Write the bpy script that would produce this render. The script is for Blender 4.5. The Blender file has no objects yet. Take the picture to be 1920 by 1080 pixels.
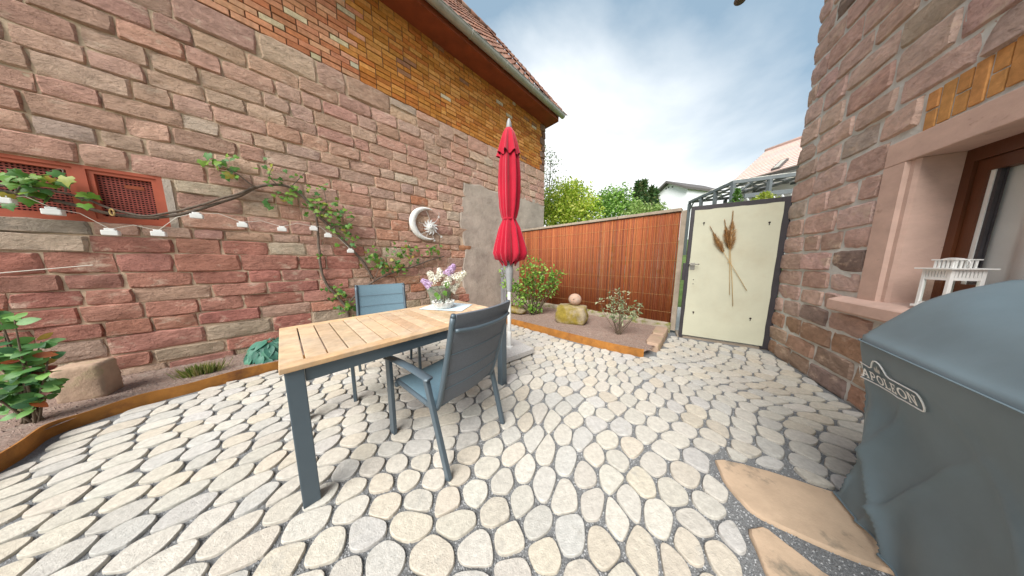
import bpy, bmesh, math, random
import numpy as np
from mathutils import Vector, Matrix, noise as mnoise
random.seed(7); RNG = np.random.default_rng(7)
SC = bpy.context.scene
COL = SC.collection
R = math.radians
# ------------------------------------------------------------------ camera, world, sun, exposure
F, PITCH, CAMH = 389.5, R(7.2), 1.22
cd = bpy.data.cameras.new('camera'); cam = bpy.data.objects.new('camera', cd); COL.objects.link(cam)
cd.sensor_width = 36.0; cd.lens = 36.0*F/1920; cd.clip_start = 0.02; cd.clip_end = 2000
cam.location = (0, 0, CAMH); cam.rotation_euler = (R(90)-PITCH, 0, 0)
SC.camera = cam
SUN_EL, SUN_AZ = R(46), R(208)       # azimuth clockwise from +Y
w = bpy.data.worlds.new('World'); SC.world = w; w.use_nodes = True
nt = w.node_tree; nt.nodes.clear()
def N(nt, t, **k):
    n = nt.nodes.new(t)
    for a, b in k.items(): setattr(n, a, b)
    return n
out = N(nt, 'ShaderNodeOutputWorld'); bg = N(nt, 'ShaderNodeBackground')
sky = N(nt, 'ShaderNodeTexSky', sky_type='NISHITA', sun_disc=False, sun_elevation=SUN_EL, sun_rotation=SUN_AZ,
        air_density=1.3, dust_density=2.0, ozone_density=1.0)
tc = N(nt, 'ShaderNodeTexCoord'); mp = N(nt, 'ShaderNodeMapping'); mp.inputs['Scale'].default_value = (1.0, 1.0, 1.7)
mp.inputs['Location'].default_value = (0.35, 0.1, 0.2)
nz = N(nt, 'ShaderNodeTexNoise'); nz.inputs['Scale'].default_value = 1.15; nz.inputs['Detail'].default_value = 7
nz.inputs['Roughness'].default_value = 0.5; nz.inputs['Distortion'].default_value = 0.35
sep = N(nt, 'ShaderNodeSeparateXYZ'); rmp = N(nt, 'ShaderNodeMapRange')
rmp.inputs['From Min'].default_value = 0.15; rmp.inputs['From Max'].default_value = 0.75
rmp.inputs['To Min'].default_value = 0.31; rmp.inputs['To Max'].default_value = -0.16
ad = N(nt, 'ShaderNodeMath', operation='ADD'); cr = N(nt, 'ShaderNodeValToRGB')
cr.color_ramp.elements[0].position = 0.43; cr.color_ramp.elements[1].position = 0.72
cr.color_ramp.elements[0].color = (0.0, 0.0, 0.0, 1); cr.color_ramp.elements[1].color = (1, 1, 1, 1)
mx = N(nt, 'ShaderNodeMix', data_type='RGBA')
CLOUD = 4.4
mx.inputs['B'].default_value = (CLOUD*0.97, CLOUD*0.99, CLOUD, 1)
hs = N(nt, 'ShaderNodeMix', data_type='RGBA'); hs.inputs['Factor'].default_value = 0.85; hs.inputs['B'].default_value = (1.15, 1.62, 2.0, 1)
L = nt.links.new
L(tc.outputs['Generated'], mp.inputs['Vector']); L(mp.outputs['Vector'], nz.inputs['Vector'])
L(tc.outputs['Generated'], sep.inputs[0]); L(sep.outputs['Z'], rmp.inputs['Value'])
L(nz.outputs[0], ad.inputs[0]); L(rmp.outputs[0], ad.inputs[1]); L(ad.outputs[0], cr.inputs[0])
L(cr.outputs[0], mx.inputs['Factor']); L(sky.outputs[0], hs.inputs['A']); L(hs.outputs['Result'], mx.inputs['A'])
L(mx.outputs['Result'], bg.inputs['Color']); bg.inputs['Strength'].default_value = 0.1
L(bg.outputs[0], out.inputs[0])
sl = bpy.data.lights.new('sun', 'SUN'); sl.energy = 2.3; sl.angle = R(46); sl.color = (1, 0.96, 0.9)
so = bpy.data.objects.new('sun', sl); COL.objects.link(so)
sd = Vector((math.sin(SUN_AZ)*math.cos(SUN_EL), math.cos(SUN_AZ)*math.cos(SUN_EL), math.sin(SUN_EL)))
so.rotation_euler = (-sd).to_track_quat('-Z', 'Y').to_euler(); so.location = (0, 0, 12)
vs = SC.view_settings; vs.view_transform = 'Standard'; vs.look = 'None'; vs.gamma = 1; vs.use_curve_mapping = False; vs.exposure = 1.6

# ------------------------------------------------------------------ pixel helpers (1920 x 1080 photograph pixels)
FW = np.array([0, math.cos(PITCH), -math.sin(PITCH)]); UP = np.array([0, math.sin(PITCH), math.cos(PITCH)])
CAMP = np.array([0, 0, CAMH])
def ray(x, y): return np.array([1., 0, 0])*(x-960)/F + UP*(540-y)/F + FW
def gnd(x, y, z=0.0):
    d = ray(x, y); return CAMP + d*((z-CAMH)/d[2])
def dist(x, y, r):                     # point at horizontal distance r along a pixel's direction
    d = ray(x, y); return CAMP + d*(r/math.hypot(d[0], d[1]))
class Wall:
    def __init__(s, org, xang, sgn):
        s.o = np.array(org); s.sg = sgn; s.ang = xang
        s.x = np.array([math.cos(xang), math.sin(xang), 0]); s.y = np.array([-math.sin(xang), math.cos(xang), 0])
    def px(s, x, y, o=0.0):            # pixel -> (along, z) on the plane o metres in front of the wall
        d = ray(x, y); p0 = s.o + s.y*o; t = ((p0-CAMP)@s.y)/(d@s.y); P = CAMP+d*t
        return s.sg*float((P-s.o)@s.x), float(P[2])
    def wp(s, a, o, z): return s.o + s.x*(a*s.sg) + s.y*o + np.array([0, 0, z])
_a = R(45.5)
WL = Wall((-4.15*math.cos(_a), 4.15*math.sin(_a), 0), R(180)+R(90)-_a, -1)
WR = Wall((0.8660254*1.73, -0.5*1.73, 0), R(60), 1)

# ------------------------------------------------------------------ object helpers
WLOC = {}
def tag(o, label=None, cat=None, group=None, kind=None):
    if label: o['label'] = label
    if cat: o['category'] = cat
    if group: o['group'] = group
    if kind: o['kind'] = kind
    return o
def empty(name, loc, label, cat, rz=0.0, group=None):
    o = bpy.data.objects.new(name, None); COL.objects.link(o); o.location = loc; o.rotation_euler = (0, 0, rz)
    o.empty_display_size = 0.2
    return tag(o, label, cat, group)
def mesh(name, V, Fc, mat, col=None, smooth=False, sharp=None, fix=True):
    me = bpy.data.meshes.new(name); me.from_pydata([tuple(map(float, v)) for v in V], [], [tuple(map(int, f)) for f in Fc])
    if fix:
        bm = bmesh.new(); bm.from_mesh(me); bmesh.ops.recalc_face_normals(bm, faces=bm.faces); bm.to_mesh(me); bm.free()
    if col is not None:
        at = me.color_attributes.new('Col', 'FLOAT_COLOR', 'POINT')
        c = np.ones((len(me.vertices), 4), np.float32); c[:, :3] = np.array(col, np.float32)
        at.data.foreach_set('color', c.ravel())
    if mat: me.materials.append(mat)
    if smooth:
        me.polygons.foreach_set('use_smooth', [True]*len(me.polygons))
        if sharp: me.set_sharp_from_angle(angle=R(sharp))
    me.update(); return me
def ob(name, me, parent=None, loc=None, mtx=None, kind=None):
    o = bpy.data.objects.new(name, me); COL.objects.link(o)
    if parent: o.parent = parent
    if mtx is not None: o.matrix_local = mtx
    elif loc is not None: o.location = loc
    if kind: o['kind'] = kind
    return o
def part(name, V, Fc, mat, parent=None, col=None, smooth=False, sharp=None, kind=None, fix=True):
    V = np.array(V, float); q = parent          # V is in the frame of the top Empty (or the world); take off the mesh ancestors' offsets
    while q is not None:
        if q.type == 'MESH': V = V-np.array(q.location)
        q = q.parent
    c = V.mean(0); c[2] = V[:, 2].min()
    o = ob(name, mesh(name, V-c, Fc, mat, col, smooth, sharp, fix), parent, tuple(c), kind=kind)
    return o
sub = part
class MB:
    def __init__(s): s.V = []; s.F = []; s.C = []
    def add(s, V, Fc, col=None):
        b = len(s.V); s.V += [tuple(v) for v in V]; s.F += [tuple(i+b for i in f) for f in Fc]
        if col is not None: s.C += [tuple(col)]*len(V)
        return s
    def box(s, a, b, col=None): return s.add(*boxg(a, b), col)
    def part(s, name, mat, parent=None, **k):
        return part(name, s.V, s.F, mat, parent, col=(s.C if s.C else None), **k)
BF = [(0, 1, 3, 2), (4, 6, 7, 5), (0, 4, 5, 1), (2, 3, 7, 6), (0, 2, 6, 4), (1, 5, 7, 3)]
def boxg(a, b): return [(x, y, z) for x in (a[0], b[0]) for y in (a[1], b[1]) for z in (a[2], b[2])], BF
def bbox(a, b, r=0.004):                          # box with chamfered edges
    bm = bmesh.new(); bmesh.ops.create_cube(bm, size=1)
    a = np.array(a, float); b = np.array(b, float)
    for v in bm.verts: v.co = Vector(((a+b)/2+(b-a)*np.array(v.co)))
    bmesh.ops.bevel(bm, geom=bm.edges[:], offset=r, segments=2, affect='EDGES', profile=0.6)
    bm.verts.index_update()
    V = [tuple(v.co) for v in bm.verts]; Fc = [tuple(v.index for v in f.verts) for f in bm.faces]; bm.free(); return V, Fc
def tube(P, rad, n=8, cap=True, flat=1.0):
    P = [np.array(p, float) for p in P]; V = []; Fc = []
    rad = rad if hasattr(rad, '__len__') else [rad]*len(P)
    ref = None
    for i, p in enumerate(P):
        t = (P[min(i+1, len(P)-1)]-P[max(i-1, 0)]); t = t/(np.linalg.norm(t)+1e-9)
        if ref is None: ref = np.array([0, 0, 1.]) if abs(t[2]) < .9 else np.array([1., 0, 0])
        a = np.cross(t, ref); a /= np.linalg.norm(a)+1e-9; b = np.cross(a, t); ref = b
        for k in range(n):
            an = 2*math.pi*k/n; V.append(p+a*math.cos(an)*rad[i]+b*math.sin(an)*rad[i]*flat)
    for i in range(len(P)-1):
        for k in range(n): Fc.append((i*n+k, i*n+(k+1) % n, (i+1)*n+(k+1) % n, (i+1)*n+k))
    if cap: Fc.append(tuple(range(n-1, -1, -1))); Fc.append(tuple((len(P)-1)*n+k for k in range(n)))
    return V, Fc
def smoothp(P, m=5):
    P = [np.array(p, float) for p in P]; O = []
    for i in range(len(P)-1):
        p0 = P[max(i-1, 0)]; p1 = P[i]; p2 = P[i+1]; p3 = P[min(i+2, len(P)-1)]
        for k in range(m):
            t = k/m; O.append(.5*((2*p1)+(-p0+p2)*t+(2*p0-5*p1+4*p2-p3)*t*t+(-p0+3*p1-3*p2+p3)*t**3))
    O.append(P[-1]); return O
def lathe(prof, n=20, c=(0, 0, 0), mod=None):
    V = []; Fc = []
    for j, (r, z) in enumerate(prof):
        for k in range(n):
            a = 2*math.pi*k/n; rr = r*(mod(a, z) if mod else 1); V.append((c[0]+rr*math.cos(a), c[1]+rr*math.sin(a), c[2]+z))
    for j in range(len(prof)-1):
        for k in range(n): Fc.append((j*n+k, j*n+(k+1) % n, (j+1)*n+(k+1) % n, (j+1)*n+k))
    Fc.append(tuple(range(n-1, -1, -1))); Fc.append(tuple((len(prof)-1)*n+k for k in range(n)))
    return V, Fc
def prism(poly, z0, z1):                          # extrude a 2D polygon along z
    n = len(poly); V = [(x, y, z0) for x, y in poly]+[(x, y, z1) for x, y in poly]
    return V, [tuple(range(n-1, -1, -1)), tuple(range(n, 2*n))]+[(i, (i+1) % n, n+(i+1) % n, n+i) for i in range(n)]
def nz3(x, y, z, s=1.0): return mnoise.noise(Vector((x*s, y*s, z*s)))

# ------------------------------------------------------------------ materials
def material(name, col=(.5, .5, .5), rough=.8, attr=False, var=.25, vs_=6., bump=.3, bs=40., metal=0., stretch=(1, 1, 1), bdist=.01,
             bump2=0., bs2=8., spec=.5, col2=None, c2s=3., c2t=.55, c2w=.08, trans=0., sheen=0., sss=0.):
    m = bpy.data.materials.new(name); m.use_nodes = True; t = m.node_tree; b = t.nodes['Principled BSDF']
    l = t.links.new
    geo = N(t, 'ShaderNodeNewGeometry'); mp = N(t, 'ShaderNodeMapping'); mp.inputs['Scale'].default_value = stretch
    l(geo.outputs['Position'], mp.inputs['Vector'])
    if attr:
        at = N(t, 'ShaderNodeAttribute', attribute_name='Col'); base = at.outputs['Color']
    else:
        rg = N(t, 'ShaderNodeRGB'); rg.outputs[0].default_value = (*col, 1); base = rg.outputs[0]
    if col2 is not None:
        n2 = N(t, 'ShaderNodeTexNoise'); n2.inputs['Scale'].default_value = c2s; n2.inputs['Detail'].default_value = 7; n2.inputs['Roughness'].default_value = .65
        l(mp.outputs[0], n2.inputs['Vector']); r2 = N(t, 'ShaderNodeMapRange'); r2.inputs['From Min'].default_value = c2t-c2w; r2.inputs['From Max'].default_value = c2t+c2w
        l(n2.outputs[0], r2.inputs['Value']); mm = N(t, 'ShaderNodeMix', data_type='RGBA'); mm.inputs['B'].default_value = (*col2, 1)
        l(r2.outputs[0], mm.inputs['Factor']); l(base, mm.inputs['A']); base = mm.outputs['Result']
    if var > 0:
        n1 = N(t, 'ShaderNodeTexNoise'); n1.inputs['Scale'].default_value = vs_; n1.inputs['Detail'].default_value = 8; n1.inputs['Roughness'].default_value = .65
        l(mp.outputs[0], n1.inputs['Vector'])
        r1 = N(t, 'ShaderNodeMapRange'); r1.inputs['From Min'].default_value = .3; r1.inputs['From Max'].default_value = .7
        r1.inputs['To Min'].default_value = 1-var; r1.inputs['To Max'].default_value = 1+var
        l(n1.outputs[0], r1.inputs['Value']); vm = N(t, 'ShaderNodeVectorMath', operation='SCALE')
        l(base, vm.inputs[0]); l(r1.outputs[0], vm.inputs['Scale']); base = vm.outputs[0]
    l(base, b.inputs['Base Color'])
    b.inputs['Roughness'].default_value = rough; b.inputs['Metallic'].default_value = metal
    b.inputs['Specular IOR Level'].default_value = spec
    if sheen: b.inputs['Sheen Weight'].default_value = sheen
    if trans: b.inputs['Transmission Weight'].default_value = trans
    if sss:
        b.inputs['Subsurface Weight'].default_value = sss; b.inputs['Subsurface Radius'].default_value = (.02, .02, .01)
    nrm = None
    if bump2 > 0:
        nb = N(t, 'ShaderNodeTexNoise'); nb.inputs['Scale'].default_value = bs2; nb.inputs['Detail'].default_value = 6; nb.inputs['Roughness'].default_value = .6
        l(mp.outputs[0], nb.inputs['Vector']); bp = N(t, 'ShaderNodeBump'); bp.inputs['Strength'].default_value = bump2; bp.inputs['Distance'].default_value = bdist*3
        l(nb.outputs[0], bp.inputs['Height']); nrm = bp.outputs[0]
    if bump > 0:
        nb = N(t, 'ShaderNodeTexNoise'); nb.inputs['Scale'].default_value = bs; nb.inputs['Detail'].default_value = 6; nb.inputs['Roughness'].default_value = .7
        l(mp.outputs[0], nb.inputs['Vector']); bp = N(t, 'ShaderNodeBump'); bp.inputs['Strength'].default_value = bump; bp.inputs['Distance'].default_value = bdist
        l(nb.outputs[0], bp.inputs['Height'])
        if nrm: l(nrm, bp.inputs['Normal'])
        nrm = bp.outputs[0]
    if nrm: l(nrm, b.inputs['Normal'])
    return m
def leafmat(name, attr=True, col=(.1, .25, .03)):
    m = material(name, col, .45, attr=attr, var=.18, vs_=30, bump=0, spec=.4); t = m.node_tree; b = t.nodes['Principled BSDF']
    tr = N(t, 'ShaderNodeBsdfTranslucent'); mxs = N(t, 'ShaderNodeMixShader'); mxs.inputs[0].default_value = .3
    src = b.inputs['Base Color'].links[0].from_socket; t.links.new(src, tr.inputs['Color'])
    o = t.nodes['Material Output']; t.links.new(b.outputs[0], mxs.inputs[1]); t.links.new(tr.outputs[0], mxs.inputs[2]); t.links.new(mxs.outputs[0], o.inputs['Surface'])
    return m
def glassmat(name, tint=(1, 1, 1), rough=0.0, mixf=.75):
    m = bpy.data.materials.new(name); m.use_nodes = True; t = m.node_tree; b = t.nodes['Principled BSDF']
    b.inputs['Base Color'].default_value = (*tint, 1); b.inputs['Roughness'].default_value = .05
    tp = N(t, 'ShaderNodeBsdfTransparent'); tp.inputs['Color'].default_value = (*tint, 1); gl = N(t, 'ShaderNodeBsdfGlossy'); gl.inputs['Roughness'].default_value = .03+rough
    lw_ = N(t, 'ShaderNodeLayerWeight'); lw_.inputs['Blend'].default_value = .5; pw_ = N(t, 'ShaderNodeMath', operation='POWER'); pw_.inputs[1].default_value = 4.0
    fr = N(t, 'ShaderNodeMath', operation='MULTIPLY_ADD'); fr.inputs[1].default_value = .55; fr.inputs[2].default_value = .03
    t.links.new(lw_.outputs['Facing'], pw_.inputs[0]); t.links.new(pw_.outputs[0], fr.inputs[0])
    ms = N(t, 'ShaderNodeMixShader'); t.links.new(fr.outputs[0], ms.inputs[0]); t.links.new(tp.outputs[0], ms.inputs[1]); t.links.new(gl.outputs[0], ms.inputs[2])
    t.links.new(ms.outputs[0], t.nodes['Material Output'].inputs['Surface']); return m
M = {}
M['stone'] = material('sandstone', rough=.95, attr=True, var=.24, vs_=11, bump=1.0, bs=70, bdist=.012, bump2=1.0, bs2=16, stretch=(1, 1, 1.7), spec=.15,
                      col2=(.55, .42, .33), c2s=5.5, c2t=.64, c2w=.08)
M['mortar'] = material('lime_mortar', (.58, .44, .32), .95, var=.3, vs_=5, bump=.6, bs=60, bump2=.5, bs2=14, spec=.15)
M['mortar2'] = material('grey_mortar', (.56, .555, .53), .95, var=.15, vs_=9, bump=.5, bs=70, bump2=.3, bs2=18, spec=.15)
M['brick'] = material('fired_brick', rough=.9, attr=True, var=.25, vs_=22, bump=.5, bs=70, bdist=.006, spec=.2)
M['bmortar'] = material('brick_mortar', (.17, .09, .05), .95, var=.3, bump=.5, bs=60)
M['plaster'] = material('rough_plaster', (.47, .40, .34), .95, var=.22, vs_=2.2, bump=.9, bs=55, bdist=.012, bump2=.5, bs2=6, spec=.15, col2=(.35, .29, .25), c2s=1.6, c2t=.6, c2w=.1)
M['dressed'] = material('dressed_sandstone', (.56, .39, .325), .9, var=.12, vs_=5, bump=.35, bs=50, bdist=.006, bump2=.2, bs2=6, stretch=(1, 1, 1.6), spec=.2,
                        col2=(.30, .2, .15), c2s=6, c2t=.68, c2w=.06)
M['paver'] = material('paver_concrete', rough=.92, attr=True, var=.16, vs_=38, bump=.8, bs=170, bdist=.005, bump2=.35, bs2=30, spec=.2, col2=(.40, .385, .35), c2s=9, c2t=.66, c2w=.09)
M['grit'] = material('grey_grit', (.19, .195, .20), .9, var=.55, vs_=220, bump=1, bs=260, bdist=.006)
M['pebble'] = material('grit_stones', rough=.8, attr=True, var=.2, vs_=60, bump=0)
M['slab'] = material('ochre_sandstone', (.50, .37, .26), .92, var=.16, vs_=6, bump=.4, bs=80, bdist=.004, bump2=.2, bs2=7, spec=.2, col2=(.22, .185, .14), c2s=4.2, c2t=.585, c2w=.05)
M['soil'] = material('bed_grit', (.27, .19, .155), .95, var=.5, vs_=70, bump=1, bs=110, bdist=.012, col2=(.31, .24, .2), c2s=14, c2t=.55)
M['corten'] = material('corten_steel', (.33, .135, .022), .8, var=.3, vs_=9, bump=.25, bs=90, bdist=.003, col2=(.17, .06, .015), c2s=5, c2t=.62)
M['teak'] = material('teak', (.53, .31, .15), .7, attr=True, var=.22, vs_=14, bump=.5, bs=60, bdist=.003, stretch=(1, 1, 1), spec=.3, col2=(.46, .36, .26), c2s=3, c2t=.6, c2w=.12)
M['frame'] = material('anthracite_metal', (.08, .11, .135), .38, var=.05, bump=.08, bs=400, bdist=.001, metal=.15, spec=.5)
M['sling'] = material('sling_fabric', (.12, .20, .25), .75, var=.12, vs_=120, bump=.35, bs=500, bdist=.001)
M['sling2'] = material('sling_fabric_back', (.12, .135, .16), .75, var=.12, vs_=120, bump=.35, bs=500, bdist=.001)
M['red'] = material('red_canvas', (.38, .006, .026), .9, var=.14, vs_=5, bump=.2, bs=300, bdist=.001, sheen=.25, spec=.2)
M['white'] = material('white_paint', (.78, .78, .76), .5, var=.05, bump=.05)
M['offw'] = material('white_pole', (.68, .69, .68), .35, var=.03, bump=0)
M['grey'] = material('grey_plastic', (.27, .28, .29), .5, var=.05, bump=0)
M['granite'] = material('granite', (.46, .45, .44), .75, var=.3, vs_=90, bump=.2, bs=150, bdist=.002)
M['vent'] = material('red_oxide_paint', (.40, .085, .04), .65, var=.18, vs_=5, bump=.15, bs=40, bdist=.003)
M['ventmesh'] = material('red_oxide_mesh', (.33, .075, .055), .7, var=.25, vs_=8, bump=.1)
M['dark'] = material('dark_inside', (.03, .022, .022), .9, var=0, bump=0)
M['wood'] = material('old_vine_wood', (.15, .115, .09), .95, var=.35, vs_=30, bump=.8, bs=60, bdist=.008)
M['leaf'] = leafmat('leaf')
M['zinc'] = material('zinc_gutter', (.42, .42, .39), .45, var=.18, vs_=3, bump=.1, bs=20, metal=.3)
M['soffit'] = material('red_soffit', (.26, .055, .018), .75, var=.25, vs_=4, bump=.1, stretch=(1, 1, 4))
M['tile'] = material('roof_tile', rough=.9, attr=True, var=.3, vs_=9, bump=.4, bs=50, bdist=.006, spec=.2)
M['reed'] = material('willow_reed', rough=.75, attr=True, var=.12, vs_=60, bump=.2, bs=90, bdist=.003, stretch=(1, 1, .25), spec=.25)
M['concrete'] = material('old_concrete', (.34, .29, .23), .95, var=.22, vs_=5, bump=.5, bs=50, col2=(.16, .17, .03), c2s=7, c2t=.56, c2w=.07)
M['coping'] = material('coping', (.33, .27, .21), .9, var=.2, vs_=8, bump=.4, bs=50)
M['gate'] = material('gate_paint', (.53, .53, .41), .6, var=.06, vs_=3, bump=.08, bs=30, col2=(.50, .48, .36), c2s=2.5, c2t=.62, c2w=.1)
M['gframe'] = material('gate_frame', (.04, .036, .042), .5, var=.2, vs_=10, bump=.15, bs=60, bdist=.003)
M['steel'] = material('handle_steel', (.32, .31, .28), .4, var=.1, metal=.7, bump=0)
M['straw'] = material('straw', (.55, .37, .15), .8, var=.15, bump=0)
M['plume'] = material('dry_plume', rough=.9, attr=True, var=.2, vs_=40, bump=0)
M['moss'] = material('mossy_boulder', (.33, .27, .18), .95, var=.3, vs_=9, bump=.7, bs=50, bump2=.6, bs2=9, col2=(.25, .19, .03), c2s=3.6, c2t=.5, c2w=.07, bdist=.012)
M['ball'] = material('stone_ball', (.46, .30, .22), .9, var=.2, vs_=25, bump=.4, bs=80, col2=(.32, .29, .26), c2s=7, c2t=.56)
M['block'] = material('tan_block', (.41, .29, .21), .95, var=.18, vs_=8, bump=.5, bs=50, bump2=.4, bs2=8, col2=(.24, .23, .11), c2s=4, c2t=.62, c2w=.07)
M['lichen'] = material('lichen_stone', (.30, .29, .24), .95, var=.35, vs_=14, bump=.8, bs=40, bump2=.6, bs2=10, col2=(.20, .26, .17), c2s=8, c2t=.5)
M['cover'] = material('cover_fabric', (.13, .18, .208), .52, var=.1, vs_=4, bump=.15, bs=350, bdist=.001, spec=.45, bump2=.12, bs2=7)
M['logow'] = material('print_white', (.82, .82, .8), .6, var=0, bump=0)
M['logog'] = material('print_grey', (.45, .45, .42), .6, var=0, bump=0)
M['brownwood'] = material('varnished_wood', (.10, .030, .010), .4, var=.25, vs_=6, bump=.1, bs=30, stretch=(1, 1, .2))
M['curtain'] = material('net_curtain', (.62, .64, .62), .9, var=.08, vs_=3, bump=0)
M['glass'] = glassmat('window_glass'); M['cglass'] = glassmat('clear_glass', (.97, .99, .98))
M['mat'] = material('pale_blue_linen', (.55, .67, .74), .9, var=.05, bump=.2, bs=300, bdist=.001)
M['crystal'] = material('cut_glass', (.86, .86, .83), .12, var=.12, vs_=120, bump=.7, bs=90, bdist=.006, trans=.5)
M['petal'] = material('petals', rough=.7, attr=True, var=.08, vs_=60, bump=0, sss=0)
M['silver'] = material('whitewashed_metal', (.76, .76, .74), .55, var=.2, vs_=30, bump=.4, bs=60, bdist=.004)
M['cord'] = material('white_cord', (.65, .62, .55), .8, var=0, bump=0)
M['housew'] = material('white_render', (.74, .75, .78), .9, var=.05, bump=.1)
M['rtile'] = material('pale_red_tile', rough=.85, attr=True, var=.12, vs_=6, bump=.2, bs=30)
M['timber'] = material('grey_timber', (.11, .125, .135), .7, var=.2, bump=.1)
M['sheet'] = leafmat('milky_sheet', False, (.86, .85, .80)); M['sheet'].node_tree.nodes['Mix Shader'].inputs[0].default_value = .7
M['darkroof'] = material('dark_verge', (.10, .09, .085), .8, var=.1, bump=0)
M['grass'] = material('meadow', (.09, .15, .03), .95, var=.4, vs_=2, bump=.8, bs=12, bdist=.05)
M['roadm'] = material('pale_paving', (.50, .49, .46), .9, var=.1, bump=.2)
M['post'] = material('weathered_post', (.26, .26, .27), .9, var=.3, vs_=12, bump=.5, bs=40, stretch=(1, 1, .2))
M['bark'] = material('bark', (.12, .09, .06), .95, var=.3, vs_=20, bump=.6, bs=40)
def jit(c, v=.08, h=.03):
    k = 1+random.uniform(-v, v); return tuple(max(0, x*k*(1+random.uniform(-h, h))) for x in c)
# ================================================================== terrain and ground
def terrain(x, y):                       # garden slope that rises beyond the fence and gate
    d = (x*0.73+y*0.69)
    return max(0.0, d-6.5)*0.16 if d < 40 else 33.5*0.16
gx = [-300, -120, -60, -30, -16, -10, -6, -4, -2, 0, 2, 3, 4, 5, 6, 8, 10, 13, 17, 22, 28, 36, 50, 80, 140, 300]
gy = [-300, -120, -60, -30, -15, -8, -4, 0, 2, 4, 5, 6, 7, 8, 10, 13, 17, 22, 28, 36, 50, 80, 140, 300]
V = [(x, y, terrain(x, y)-.045) for y in gy for x in gx]; n = len(gx)
Fc = [(j*n+i, j*n+i+1, (j+1)*n+i+1, (j+1)*n+i) for j in range(len(gy)-1) for i in range(n-1)]
o = part('ground', V, Fc, M['grass'], smooth=True, fix=False); tag(o, kind='structure')

# --- bed outlines (world xy)
E1 = [(-2.40, -.9), (-2.46, -.2), (-2.66, .48), gnd(0, 880)[:2], gnd(92, 818)[:2], gnd(165, 791)[:2], gnd(240, 767)[:2], gnd(300, 749)[:2], gnd(365, 732)[:2], gnd(450, 709)[:2], gnd(525, 690)[:2],
      (-2.2, 2.82), (-1.35, 3.55), (-.6, 4.12), gnd(960, 607)[:2]]
E1 = [np.array([p[0], p[1], 0]) for p in E1]
E1s = smoothp(E1, 6)
E2 = smoothp([np.array([*gnd(x, y)[:2], 0]) for x, y in ((960, 607), (1050, 632), (1130, 652), (1205, 668))], 5)
EDGE = E1s+E2[1:]
FENCE_A = np.array([2.80, 3.55]); fa = R(-47); FDIR = np.array([math.sin(fa), math.cos(fa)])
FN = np.array([-FDIR[1], FDIR[0]])*-1.0      # towards the back
if FN@np.array([0, 1]) < 0: FN = -FN
t = (4.15-(-.7009*FENCE_A[0]+.7133*FENCE_A[1]))/(-.7009*FDIR[0]+.7133*FDIR[1])
FENCE_B = FENCE_A+FDIR*(t-.01)
BLK0 = gnd(1205, 668)[:2]; BLK1 = gnd(1240, 640)[:2]+np.array([.10, .13])
def inpoly(x, y, P):
    c = False; j = len(P)-1
    for i in range(len(P)):
        if (P[i][1] > y) != (P[j][1] > y) and x < (P[j][0]-P[i][0])*(y-P[i][1])/(P[j][1]-P[i][1])+P[i][0]: c = not c
        j = i
    return c
BED = [tuple(p[:2]) for p in EDGE]+[tuple(BLK0+np.array([.14, .02])), (2.62, 3.36), tuple(FENCE_A+FN*.02), tuple(FENCE_B+FN*.02)]+[tuple(WL.wp(s, -.02, 0)[:2]) for s in (4.0, 0, -2, -5.2)]
SLAB1 = [gnd(x, y)[:2] for x, y in ((1340, 857), (1450, 885), (1600, 935))]+[np.array([2.05, .80]), np.array([1.62, .55])]+[gnd(x, y)[:2] for x, y in ((1690, 1079), (1560, 1030), (1410, 958), (1360, 905))]
SLAB2 = [gnd(x, y)[:2] for x, y in ((1400, 990), (1440, 988), (1490, 1030), (1550, 1080))]+[np.array([1.42, .50]), np.array([1.15, .36]), np.array([.98, .50]), np.array([.99, .66])]
def segd(p, a, b):
    a = np.array(a); b = np.array(b); ab = b-a; t = np.clip(((p-a)@ab)/(ab@ab), 0, 1); return np.linalg.norm(p-a-ab*t)
def inpoly_v(X, Y, P):
    c = np.zeros(X.shape, bool); j = len(P)-1
    for i in range(len(P)):
        xi, yi, xj, yj = P[i][0], P[i][1], P[j][0], P[j][1]
        if yi != yj: c ^= ((yi > Y) != (yj > Y)) & (X < (xj-xi)*(Y-yi)/(yj-yi)+xi)
        j = i
    return c
def polyd_v(X, Y, P, closed=True):
    d = np.full(X.shape, 1e9)
    for i in range(len(P) if closed else len(P)-1):
        ax, ay = P[i][0], P[i][1]; bx, by = P[(i+1) % len(P)][0]-ax, P[(i+1) % len(P)][1]-ay
        t = np.clip(((X-ax)*bx+(Y-ay)*by)/(bx*bx+by*by+1e-12), 0, 1); d = np.minimum(d, (X-ax-bx*t)**2+(Y-ay-by*t)**2)
    return np.sqrt(d)
GL = gnd(1272, 630)[:2]; GR = gnd(1440, 655)[:2]; GDIR = (GR-GL)/np.linalg.norm(GR-GL); GN = np.array([-GDIR[1], GDIR[0]])
if GN[1] < 0: GN = -GN
RW = np.array([-.8660254, .5])
GRAVELGAP = [gnd(1370, 930)[:2], gnd(1600, 935)[:2], np.array([2.1, .7]), np.array([1.6, .2]), np.array([1.1, .3]), gnd(1400, 1000)[:2]]
RG = .012; RX = np.arange(-5.2, 5.2, RG); RY = np.arange(-1.7, 6.2, RG); GX, GY = np.meshgrid(RX, RY, indexing='ij')
INBED = inpoly_v(GX, GY, BED); DBED = polyd_v(GX, GY, BED)
OKM = (GX*RW[0]+GY*RW[1] > -1.695) & ((GX-GL[0])*GN[0]+(GY-GL[1])*GN[1] < -.05) & ~INBED & (DBED > .018) & (GY > -1.1) & (GX > -4.6)
for S_ in (SLAB1, SLAB2): OKM &= ~inpoly_v(GX, GY, S_) & (polyd_v(GX, GY, S_) > .02)
OKM &= ~inpoly_v(GX, GY, GRAVELGAP)
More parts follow.
